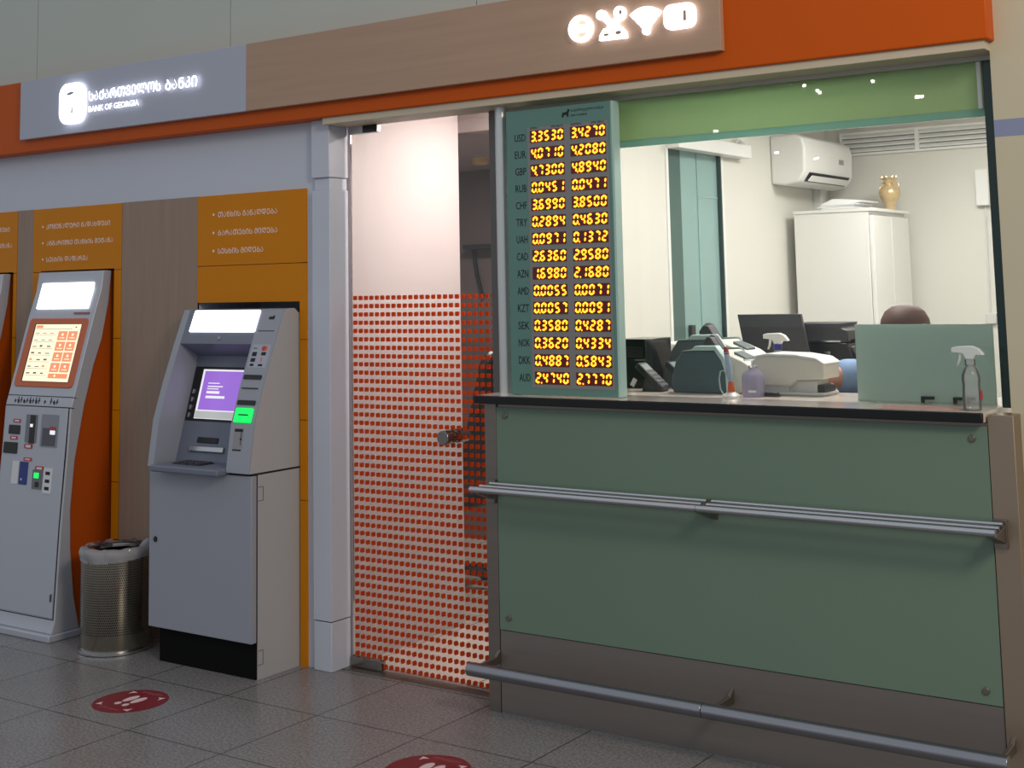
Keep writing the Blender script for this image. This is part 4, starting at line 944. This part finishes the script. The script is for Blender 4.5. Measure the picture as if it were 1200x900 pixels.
child_of(c, 'column', MB().tube([(cx, cy, .09), (cx, cy, .46)], .028, 14), M_dkgrey)
for sg in (-1, 1): child_of(c, 'armrest', MB().tube([(cx+.16, cy+sg*.26, .50), (cx+.16, cy+sg*.28, .70), (cx-.16, cy+sg*.28, .71), (cx-.16, cy+sg*.26, .52)], .018, 10), M_black)
for k in range(5):
    a = k*2*math.pi/5+.3; e = (cx+.27*math.cos(a), cy+.27*math.sin(a))
    lg = child_of(c, 'leg', MB().tube([(cx, cy, .11), (e[0], e[1], .075)], [.026, .016], 10), M_dkgrey)
    child_of(lg, 'castor', MB().tube([(e[0]-.02*math.sin(a), e[1]+.02*math.cos(a), .028), (e[0]+.02*math.sin(a), e[1]-.02*math.cos(a), .028)], .028, 14).tube([(e[0], e[1], .03), (e[0], e[1], .075)], .010, 8), M_black)

# ================================================================== PERSON behind the panel
P_ = thing('person', (-1.74, 5.12, 0), 'seated person in a light blue shirt, brown hair showing above the frosted panel', 'person')
X, Yp = -1.742, 5.13
SH = 1.215   # shoulder height
nodes = [(X, Yp+.04, .70, (.15, .11)), (X, Yp+.05, .86, (.135, .10)), (X, Yp+.04, 1.04, (.155, .11)), (X, Yp+.03, 1.20, (.13, .085)), (X, Yp+.01, 1.27, .050), (X, Yp-.005, 1.315, .048),
         (X, Yp-.02, 1.36, (.070, .085)), (X, Yp-.02, 1.43, (.078, .095)), (X, Yp-.01, 1.462, (.060, .072))]
edges = [(i, i+1) for i in range(8)]
def add(par, *pts):
    k = par
    for p in pts: nodes.append(p); edges.append((k, len(nodes)-1)); k = len(nodes)-1
    return k
add(6, (X, Yp-.118, 1.375, .012), (X, Yp-.128, 1.372, .009))                     # nose
for sg in (-1, 1): add(7, (X+sg*.082, Yp+.0, 1.405, .016), (X+sg*.090, Yp+.01, 1.412, .012))     # ears
def arm(sg, elbow, wrist, hx):
    w = add(3, (X+sg*.165, Yp+.02, 1.25, .056), tuple(elbow)+(.042,), tuple((Vector(elbow)*.5+Vector(wrist)*.5))+(.038,), tuple(wrist)+(.026,))
    d = (Vector(wrist)-Vector(elbow)).normalized(); sd = Vector((-d.y, d.x, 0)).normalized()
    pal = Vector(wrist)+d*.05
    k = add(w, tuple(pal)+((.034, .016),))
    for i, (o_, L) in enumerate(((-.027, .062), (-.009, .075), (.009, .07), (.027, .055))):
        a1 = pal+d*.035+sd*o_; a2 = a1+d*L*.5+Vector((0, 0, .006)); a3 = a2+d*L*.5+Vector((0, 0, -.014))
        add(k, tuple(a1)+(.0095,), tuple(a2)+(.009,), tuple(a3)+(.007,))
    th = pal+sd*hx*.036-d*.02
    add(k, tuple(th)+(.011,), tuple(th+sd*hx*.018+d*.03)+(.010,), tuple(th+sd*hx*.018+d*.055+Vector((0, 0, -.008)))+(.008,))
EL_R, WR_R = (-2.022, 5.03, 1.256), (-2.10, 4.985, 1.243)
EL_L, WR_L = (-1.515, 5.02, 1.268), (-1.64, 4.82, 1.238)
arm(-1, EL_R, WR_R, 1); arm(1, EL_L, WR_L, -1)
for sg in (-1, 1):
    add(0, (X+sg*.10, Yp+.02, .69, .085), (X+sg*.12, Yp+.42, .68, .062), (X+sg*.12, Yp+.44, .45, .050), (X+sg*.12, Yp+.44, .30, .036), (X+sg*.12, Yp+.34, .275, .034)) if False else add(0, (X+sg*.10, Yp-.02, .69, .080), (X+sg*.11, Yp+.02-.42+.30, .66, .070), (X+sg*.11, Yp-.14, .46, .05), (X+sg*.11, Yp-.10, .27, .036), (X+sg*.11, Yp-.20, .255, .034))
bd = skin('body', nodes, edges, M_skin, P_)
# shirt
n2 = [(X, Yp+.04, .72, (.160, .120)), (X, Yp+.05, .86, (.150, .115)), (X, Yp+.04, 1.04, (.170, .125)), (X, Yp+.03, 1.20, (.145, .100)), (X, Yp+.015, 1.262, .060)]
e2 = [(0, 1), (1, 2), (2, 3), (3, 4)]
for sg, EL in ((-1, EL_R), (1, EL_L)):
    s0 = len(n2); n2.append((X+sg*.168, Yp+.02, 1.25, .072)); e2.append((3, s0))
    mid = Vector((X+sg*.168, Yp+.02, 1.25)).lerp(Vector(EL), .5); n2.append(tuple(mid)+(.080,)); e2.append((s0, s0+1))
    en = Vector((X+sg*.168, Yp+.02, 1.25)).lerp(Vector(EL), .84); n2.append(tuple(en)+(.068,)); e2.append((s0+1, s0+2))
skin('shirt', n2, e2, M_shirt, P_, root=1)
# trousers
n3 = [(X, Yp+.04, .74, (.160, .120)), (X, Yp+.03, .69, (.165, .122))]; e3 = [(0, 1)]
for sg in (-1, 1):
    k = len(n3); n3 += [(X+sg*.10, Yp-.02, .69, .094), (X+sg*.11, Yp-.10, .66, .084), (X+sg*.11, Yp-.14, .46, .064), (X+sg*.11, Yp-.10, .30, .052)]
    e3 += [(1, k), (k, k+1), (k+1, k+2), (k+2, k+3)]
skin('trousers', n3, e3, M_trouser, P_, root=1)
# hair: cap over the skull, bun-less, smooth
b = MB(); V = []; n = 28
rings = [(.02, 1.528), (.048, 1.523), (.074, 1.505), (.090, 1.475), (.096, 1.44), (.091, 1.40), (.084, 1.36), (.074, 1.33)]
for i, (r, z) in enumerate(rings):
    for k in range(n):
        a = 2*math.pi*k/n; fy = 1.08
        x, y = r*math.cos(a), r*fy*math.sin(a)
        if z < 1.44 and math.sin(a) < -.35: y = max(y, -.045)      # hairline above the face
        V.append((X+x, Yp-.008+y, z+.0))
b.add(V, [(i*n+k, i*n+(k+1) % n, (i+1)*n+(k+1) % n, (i+1)*n+k) for i in range(len(rings)-1) for k in range(n)]+[tuple(range(n-1, -1, -1))])
hr = child_of(P_, 'hair', b, M_hair, smooth=180)
for sg in (-1, 1):
    child_of(P_, 'shoe', MB().prism(rrect(X+sg*.11-.04, X+sg*.11+.04, Yp-.27, Yp-.04, .035), 'z', .205, .275), M_black, bevel=.015)
# stool
t = thing('bar_stool', (X, Yp, 0), 'tall black stool under the seated person behind the counter', 'stool')
child_of(t, 'seat', MB().lathe((X, Yp+.03, 0), [(.17, .500), (.19, .510), (.19, .545), (.17, .555)], 32), M_black)
child_of(t, 'column', MB().tube([(X, Yp+.03, .03), (X, Yp+.03, .505)], .03, 16), M_steel2)
child_of(t, 'base', MB().lathe((X, Yp+.03, 0), [(.20, 0), (.20, .012), (.06, .035)], 32), M_steel2)
child_of(t, 'footrest', MB().tube([(X+.2*math.cos(a), Yp-.10+.13*math.sin(a), .19) for a in [2*math.pi*i/28 for i in range(29)]], .012, 10).box(X-.02, X+.02, Yp-.1, Yp+.05, .18, .20), M_steel2)

# ================================================================== HALL DOWNLIGHTS (seen as points mirrored in the window glass)
for x, y, r in ((-7.97, -15.8, .13), (-13.4, -18.2, .09), (-9.26, -12.06, .05), (-9.12, -12.5, .04), (-9.06, -12.91, .05), (-9.13, -13.68, .05), (-9.19, -13.93, .05), (-7.95, -13.26, .05), (-22.1, -29.5, .16), (-14.5, -24.0, .10), (-14.4, -26.5, .10)):
    r *= .6
    o = tag(obj('downlight', MB().lathe((x, y, 5.0), [(r, 0), (r*1.1, .02), (r*1.1, .05)], 20), M_downlight), 'round hall ceiling downlight behind the viewer, mirrored in the window', 'downlight', 'hall ceiling downlights')
for o in list(bpy.data.objects):
    if '_w' in o: del o['_w']
